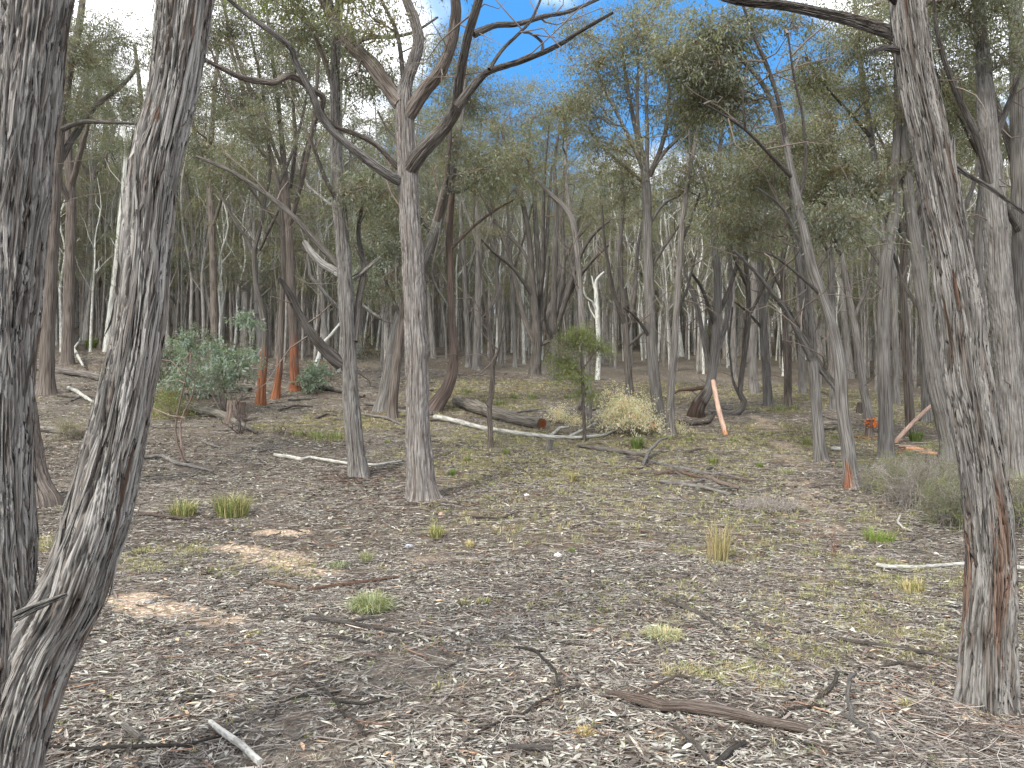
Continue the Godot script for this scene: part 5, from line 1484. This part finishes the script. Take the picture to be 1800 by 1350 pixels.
func make_tussocks() -> void:
	tussock("straw-tipped upright grass tussock alone in litter below the five-limbed tree", 766, 948, 44, 30, 260, [G_STRAW, G_OLIVE, G_OLIVE, G_GREEN])
	tussock("small pale straw tussock beside the straw-tipped one", 826, 962, 28, 14, 160, [G_STRAW, G_STRAW, G_OLIVE])
	tussock("wide grey-green cushion tussock on near litter", 650, 1074, 90, 34, 900, [G_GREY, G_GREY, G_OLIVE, G_GREEN], {"foot": 0.85, "lean": 1.0})
	tussock("pale grey-green cushion tussock, flatter, beside the diagonal grey stick", 1166, 1122, 84, 24, 700, [G_GREY, G_GREY, G_STRAW], {"foot": 0.9, "lean": 1.0})
	tussock("flat dark green tussock at the edge of the bare soil", 596, 998, 52, 13, 350, [G_DARK, G_GREY], {"foot": 0.9, "lean": 1.0})
	tussock("grey-green wispy tussock beyond the flat dark one", 645, 988, 44, 22, 160, [G_GREY, G_OLIVE])
	tussock("green tussock, smaller of two side by side near the low-forking tree", 322, 908, 66, 32, 420, [G_GREEN, G_DARK, G_OLIVE, G_STRAW], {"foot": 0.8})
	tussock("green tussock, larger of two side by side near the low-forking tree", 408, 908, 86, 44, 620, [G_GREEN, G_DARK, G_OLIVE, G_STRAW], {"foot": 0.8})
	tussock("tall sparse straw-brown tussock of stiff stalks in the open grass", 1262, 984, 70, 72, 190, [G_STRAW, Color(0.34, 0.26, 0.16), G_OLIVE], {"lean": 0.4, "foot": 0.7})
	tussock("round straw-and-olive tussock by itself on the open slope", 1006, 846, 24, 17, 170, [G_STRAW, G_OLIVE])
	tussock("bright green spreading tussock at the edge of the heath shrubs", 1546, 952, 70, 26, 360, [G_GREEN, Color(0.2, 0.3, 0.06), G_OLIVE], {"foot": 0.9})
	tussock("tawny grass tussock on the grass behind the torn-barked tree", 1605, 1040, 60, 26, 260, [G_STRAW, G_OLIVE], {"foot": 0.8})
	tussock("green rush tussock in front of the dry cream foliage", 1120, 788, 40, 24, 260, [G_GREEN, G_DARK])
	tussock("low olive tussock beside the slim twin stem", 1168, 772, 44, 10, 200, [G_OLIVE, G_GREY], {"foot": 0.9})
	tussock("green tussock uphill of the loose pile of sticks", 1254, 817, 30, 16, 200, [G_GREEN, G_OLIVE])
	tussock("small green tussock beside the faint track", 1336, 822, 22, 12, 150, [G_GREEN, G_OLIVE])
	tussock("low olive tussock beside the faint track", 1382, 832, 44, 9, 160, [G_OLIVE, G_GREY], {"foot": 0.9})
	tussock("green tussock at the foot of the grey forking trunk", 1418, 782, 28, 14, 160, [G_GREEN, G_OLIVE])
	tussock("small green tussock by the bleached branch's lower side", 796, 836, 18, 14, 120, [G_GREEN, Color(0.1, 0.2, 0.05)])
	tussock("small tussock between the two close small green ones", 822, 812, 16, 12, 110, [G_GREEN, G_OLIVE])
	tussock("tiny green tussock near the low grey stump", 890, 800, 20, 14, 110, [G_GREEN, G_OLIVE])
	tussock("lush rush tussock at the foot of the brown-grey trunk by the propped pole", 1610, 776, 44, 24, 240, [G_GREEN, G_DARK])
	tussock("bright green tussock on the litter in front of the five-limbed tree", 1006, 972, 16, 12, 90, [G_GREEN])
	tussock("small orange-green tussock near two tiny ones", 972, 974, 14, 10, 70, [G_GREEN, G_STRAW])
	tussock("ochre dry tussock in near litter below the arching dark stick", 1028, 1292, 44, 16, 260, [G_STRAW, Color(0.42, 0.32, 0.14)], {"foot": 0.8})
	tussock("yellowish tuft near the torn-barked tree's foot", 1592, 1245, 26, 22, 80, [G_OLIVE, G_STRAW])
	tussock("rusty fallen grass skirting the torn-barked tree's foot", 1735, 1250, 120, 16, 500, [G_STRAW, Color(0.34, 0.26, 0.16)], {"foot": 0.9, "lean": 1.0})
	tussock("yellow-green tussock beside the hollow log among twigs", 160, 612, 40, 22, 200, [G_OLIVE, G_GREEN])
	for a in [[1212, 775, 22], [1290, 776, 18], [1330, 770, 16], [936, 700, 24], [820, 690, 20], [1000, 700, 22], [880, 712, 26], [905, 700, 20], [1300, 722, 24], [1368, 722, 30], [1395, 720, 22], [560, 770, 40], [590, 772, 36], [525, 765, 26], [682, 778, 16], [1480, 820, 20], [1470, 770, 18], [1600, 800, 22]]:
		tussock("small olive-green grass tuft on the open slope of the clearing", a[0], a[1], a[2], a[2] * 0.45, 120, [G_OLIVE, G_GREEN, G_GREY], {"group": "grass tufts in the clearing", "foot": 0.9})
	for a in [[815, 1062], [850, 1060], [880, 1138], [770, 1130], [1470, 1030], [1420, 1050], [1640, 1120], [770, 1210], [1360, 1335], [1640, 1340], [600, 1160], [445, 1118], [1310, 1180], [1240, 1190], [1280, 1205]]:
		tussock("tiny yellow-green grass tuft poking through near litter", a[0], a[1], 34, 12, 110, [G_OLIVE, G_STRAW, G_GREEN], {"group": "tiny tufts in near litter", "foot": 0.9})

func make_stones() -> void:
	for a in [["blue-grey stone on litter below the straw-tipped tussock", 719, 963, 15, Color(0.36, 0.38, 0.42)], ["white quartz stone on litter beyond the wide cushion tussock", 496, 1096, 10, Color(0.75, 0.74, 0.7)], ["flat grey stone in the bare soil patch", 262, 1060, 16, Color(0.30, 0.28, 0.27)], ["pale quartz stone by the tiny green tussocks", 980, 978, 14, Color(0.7, 0.68, 0.63)], ["white quartz stone on litter between the five-limbed tree and the stick pile", 926, 872, 9, Color(0.8, 0.79, 0.76)], ["brown rounded stone lying uphill of the straw-tipped tussock", 776, 906, 12, Color(0.36, 0.26, 0.2)], ["small white stone on grass behind the torn-barked tree", 1645, 975, 10, Color(0.8, 0.79, 0.76)]]:
		var g := gp(a[1], a[2])
		var r: float = 0.5 * a[3] * -g.z / F
		var b := MB.new()
		for j in 9:
			for k in 13:
				var el := (j / 8.0 - 0.5) * PI
				var az := (k % 12) / 12.0 * TAU
				var dir := Vector3(cos(el) * cos(az), sin(el), cos(el) * sin(az))
				var f := 1.0 + 0.35 * n_mid.get_noise_3d(dir.x * 1.3 + a[1], dir.y * 1.3, dir.z * 1.3)
				b.v.append(dir * Vector3(r, r * 0.6, r * 0.8) * f + Vector3(0, r * 0.25, 0))
				b.n.append(dir)
				b.c.append(a[4])
		for j in 8:
			for k in 12:
				var q := j * 13 + k
				b.i.append_array([q, q + 13, q + 1, q + 1, q + 13, q + 14])
		var o := part(numbered("stone"), b.mesh(M.stone, false), self)
		o.position = g
		o.set_meta("label", a[0])
		o.set_meta("category", "stone")

# ------------------------------------------------------------------ what nobody could count
func scatter(parent: Node3D, called: String, mesh: Mesh, places: Array, cols: PackedColorArray) -> void:
	var mm := MultiMesh.new()
	mm.transform_format = MultiMesh.TRANSFORM_3D
	mm.use_colors = true
	mm.mesh = mesh
	mm.instance_count = places.size()
	for k in places.size():
		mm.set_instance_transform(k, places[k])
		mm.set_instance_color(k, cols[k])
	var o := MultiMeshInstance3D.new()
	o.name = called
	o.multimesh = mm
	o.set_meta("kind", "stuff")
	parent.add_child(o, true)

func litter_leaf(kind: int) -> Mesh:
	var b := MB.new()
	var w: float = [0.065, 0.085, 0.11, 0.15][kind]
	var curl: float = [0.06, 0.16, 0.10, 0.22][kind]
	var bend: float = [0.10, -0.08, 0.14, 0.05][kind]
	var prof := [0.06, 0.75, 1.0, 0.7, 0.05]
	for k in 5:
		var t := k / 4.0 - 0.5
		var y := curl * (0.25 - t * t) * (1.0 if kind != 1 else -0.7) + 0.02
		var x := bend * (0.25 - t * t) * 4.0 * 0.5
		b.v.append(Vector3(x - w * prof[k], y + 0.03, t))
		b.v.append(Vector3(x + w * prof[k], y + 0.03, t))
		b.v.append(Vector3(x, y - 0.02, t))
	for k in 15:
		b.c.append(Color.WHITE)
	for k in 4:
		var q := k * 3
		b.i.append_array([q, q + 2, q + 3, q + 2, q + 5, q + 3, q + 2, q + 1, q + 5, q + 1, q + 4, q + 5])
	return b.mesh(M.dry_leaf, false)

func litter_twig(kind: int) -> Mesh:
	var b := MB.new()
	var p := PackedVector3Array()
	var r := PackedFloat32Array()
	for k in 5:
		var t := k / 4.0 - 0.5
		p.append(Vector3(rf(-0.06, 0.06), rf(0.0, 0.03) + 0.012, t))
		r.append(0.013 - 0.002 * k)
	tube(b, p, r, 4, 0.3, Color.WHITE)
	if kind > 0:
		tube(b, PackedVector3Array([p[1 + kind], p[1 + kind] + Vector3(0.1, 0.02, 0.1), p[1 + kind] + Vector3(0.2, 0.03, 0.26)]), PackedFloat32Array([0.008, 0.006, 0.003]), 4, 0.3, Color.WHITE)
	return b.mesh(M.twig)

func make_litter() -> void:
	var root := thing("leaf_litter", "grey-brown carpet of fallen eucalypt leaves and twigs over the ground", "leaf litter")
	root.set_meta("kind", "stuff")
	var tones := [Color(0.154, 0.143, 0.122), Color(0.229, 0.215, 0.185), Color(0.328, 0.316, 0.279), Color(0.482, 0.461, 0.387), Color(0.507, 0.517, 0.425), Color(0.204, 0.164, 0.133), Color(0.494, 0.355, 0.241), Color(0.309, 0.302, 0.272), Color(0.118, 0.106, 0.092), Color(0.075, 0.066, 0.058)]
	var weights := [4, 5, 6, 4, 1, 3, 1, 6, 4, 3]
	var bag := []
	for k in tones.size():
		for j in weights[k]:
			bag.append(tones[k])
	var zones := [[2.0, 7.5, 120000, 1.0], [7.5, 14.0, 80000, 1.1], [14.0, 27.0, 60000, 1.35]]
	var places := [[], [], [], []]
	var cols := [PackedColorArray(), PackedColorArray(), PackedColorArray(), PackedColorArray()]
	for zn in zones:
		for k in zn[2]:
			var d := sqrt(rf(zn[0] * zn[0], zn[1] * zn[1]))
			var half: float = 0.70 * d + 0.9
			var x := rf(-half, half)
			var dens := 0.72 + 0.6 * n_low.get_noise_2d(x * 2.0 + 30.0, -d * 2.0) + 0.5 * n_mid.get_noise_2d(x * 1.4, -d * 1.4 + 60.0) - 0.35 * cover("track", x, -d)
			if rng.randf() > dens:
				continue
			if d < 14.0:
				var bare := cover("bare", x, -d)
				if bare > 0.1 and rng.randf() < bare * 0.8:
					continue
			var s: float = rf(0.03, 0.088) * zn[3]
			var kind := rng.randi() % 4
			var bs := Basis(Vector3.UP, rf(0, TAU)) * Basis(Vector3(rf(-1, 1), 0, rf(-1, 1)).normalized(), rf(-0.35, 0.35))
			if rng.randf() < 0.3:
				bs = bs * Basis(Vector3.BACK, PI)
			places[kind].append(Transform3D(bs * s, Vector3(x, gh(x, -d) + 0.004 + rf(0, 0.012), -d)))
			cols[kind].append(bag[rng.randi() % bag.size()] * rf(0.8, 1.2))
	for k in 4:
		scatter(root, "leaves", litter_leaf(k), places[k], cols[k])
	places = [[], [], []]
	cols = [PackedColorArray(), PackedColorArray(), PackedColorArray()]
	var tw := [Color(0.11, 0.095, 0.085), Color(0.19, 0.17, 0.155), Color(0.075, 0.065, 0.06), Color(0.30, 0.275, 0.25), Color(0.17, 0.125, 0.10), Color(0.44, 0.40, 0.36)]
	for zn in [[2.0, 7.5, 26000, 0.9], [7.5, 14.0, 17000, 1.2], [14.0, 27.0, 10000, 1.8]]:
		for k in zn[2]:
			var d := sqrt(rf(zn[0] * zn[0], zn[1] * zn[1]))
			var half: float = 0.70 * d + 0.9
			var x := rf(-half, half)
			if d < 14.0 and rng.randf() < cover("bare", x, -d) * 0.9:
				continue
			# bundles of twigs have blown together at the foot of the right-hand tree
			var s: float = rf(0.06, 0.28) * zn[3]
			var kind := rng.randi() % 3
			var bs := Basis(Vector3.UP, rf(0, TAU)) * Basis(Vector3.RIGHT, rf(-0.10, 0.10))
			places[kind].append(Transform3D(bs.scaled_local(Vector3(s * 0.65, s * 0.65, s)), Vector3(x, gh(x, -d) + 0.008 + rf(0, 0.014), -d)))
			cols[kind].append(tw[rng.randi() % 6] * rf(0.75, 1.25))
	for k in 2600:
		var d := sqrt(rf(2.6 * 2.6, 9.0 * 9.0))
		var x := rf(-1, 1) * (0.70 * d + 0.6)
		if rng.randf() < cover("bare", x, -d):
			continue
		var s := rf(0.14, 0.42)
		places[k % 3].append(Transform3D((Basis(Vector3.UP, rf(0, TAU)) * Basis(Vector3.RIGHT, rf(-0.06, 0.06))).scaled_local(Vector3(s * 0.6, s * 0.5, s)), Vector3(x, gh(x, -d) + rf(0.014, 0.026), -d)))
		cols[k % 3].append([tw[0], tw[2], tw[1], tw[4]][rng.randi() % 4] * rf(0.7, 1.1))
	for k in 240:
		var g := gp(rf(1520, 1840), rf(1225, 1420))
		var s := rf(0.12, 0.5)
		places[k % 3].append(Transform3D((Basis(Vector3.UP, rf(-0.6, 2.4)) * Basis(Vector3.RIGHT, rf(-0.1, 0.1))).scaled_local(Vector3(s * 0.4, s * 0.4, s)), g + Vector3(0, rf(0.01, 0.05), 0)))
		cols[k % 3].append(tw[rng.randi() % 6])
	for k in 3:
		scatter(root, "twigs", litter_twig(k), places[k], cols[k])
	var sp := []
	var sc := PackedColorArray()
	for k in 7000:
		var d := sqrt(rf(2.2 * 2.2, 13.0 * 13.0))
		var x := rf(-1, 1) * (0.70 * d + 0.9)
		if k % 3 == 0:      # heaped at the feet of the trees that shed them
			var h := hero_spots[[0, 1, 1, 2, 3, 4, 2, 3][rng.randi() % 8]]
			var a := rf(0, TAU)
			var q := absf(rng.randfn(0.0, 0.35)) + 0.1
			x = h.x + cos(a) * q
			d = -(h.z + sin(a) * q)
		var s := rf(0.08, 0.26)
		var bs := Basis(Vector3.UP, rf(0, TAU)) * Basis(Vector3.RIGHT, rf(-0.12, 0.12))
		sp.append(Transform3D(bs.scaled_local(Vector3(rf(0.05, 0.13), s * 0.6, s)), Vector3(x, gh(x, -d) + rf(0.006, 0.022), -d)))
		sc.append([Color(0.20, 0.17, 0.15), Color(0.30, 0.27, 0.245), Color(0.25, 0.16, 0.115), Color(0.12, 0.10, 0.09), Color(0.40, 0.35, 0.30)][rng.randi() % 5] * rf(0.8, 1.2))
	scatter(root, "bark_shreds", litter_leaf(1), sp, sc)

func make_short_grass() -> void:
	var root := thing("short_grass", "thin yellow-green short grass growing in patches through the litter", "grass")
	root.set_meta("kind", "stuff")
	var meshes := []
	for k in 3:
		var b := MB.new()
		for q in 9:
			var a := rf(0, TAU)
			var out := Vector3(cos(a), 0, sin(a))
			blade(b, out * rf(0, 0.5), out, rf(0.5, 1.1), rf(0.2, 1.2), rf(0.03, 0.05), Color.WHITE)
		meshes.append(b.mesh(M.grass, false))
	var places := [[], [], []]
	var cols := [PackedColorArray(), PackedColorArray(), PackedColorArray()]
	var tones := [Color(0.36, 0.335, 0.16), Color(0.29, 0.295, 0.13), Color(0.43, 0.375, 0.21), Color(0.24, 0.27, 0.11), Color(0.47, 0.42, 0.28)]
	for zn in [[2.4, 8.0, 110000, 1.0], [8.0, 16.0, 90000, 1.3], [16.0, 30.0, 60000, 1.9]]:
		for k in zn[2]:
			var d := sqrt(rf(zn[0] * zn[0], zn[1] * zn[1]))
			var half: float = 0.70 * d + 0.8
			var x := rf(-half, half)
			var c := cover("grass", x, -d) * clampf(0.6 + 1.3 * n_mid.get_noise_2d(x * 2.4, -d * 2.4 + 20.0), 0.05, 1.3)
			if rng.randf() > (c * 0.75 + 0.012) * (1.0 - 0.8 * cover("track", x, -d)):
				continue
			var s: float = rf(0.022, 0.065) * zn[3]
			places[k % 3].append(Transform3D(Basis(Vector3.UP, rf(0, TAU)) * s, Vector3(x, gh(x, -d) - 0.003, -d)))
			cols[k % 3].append(tones[rng.randi() % 5] * rf(0.75, 1.2))
	for k in 3:
		scatter(root, "grass_blades", meshes[k], places[k], cols[k])
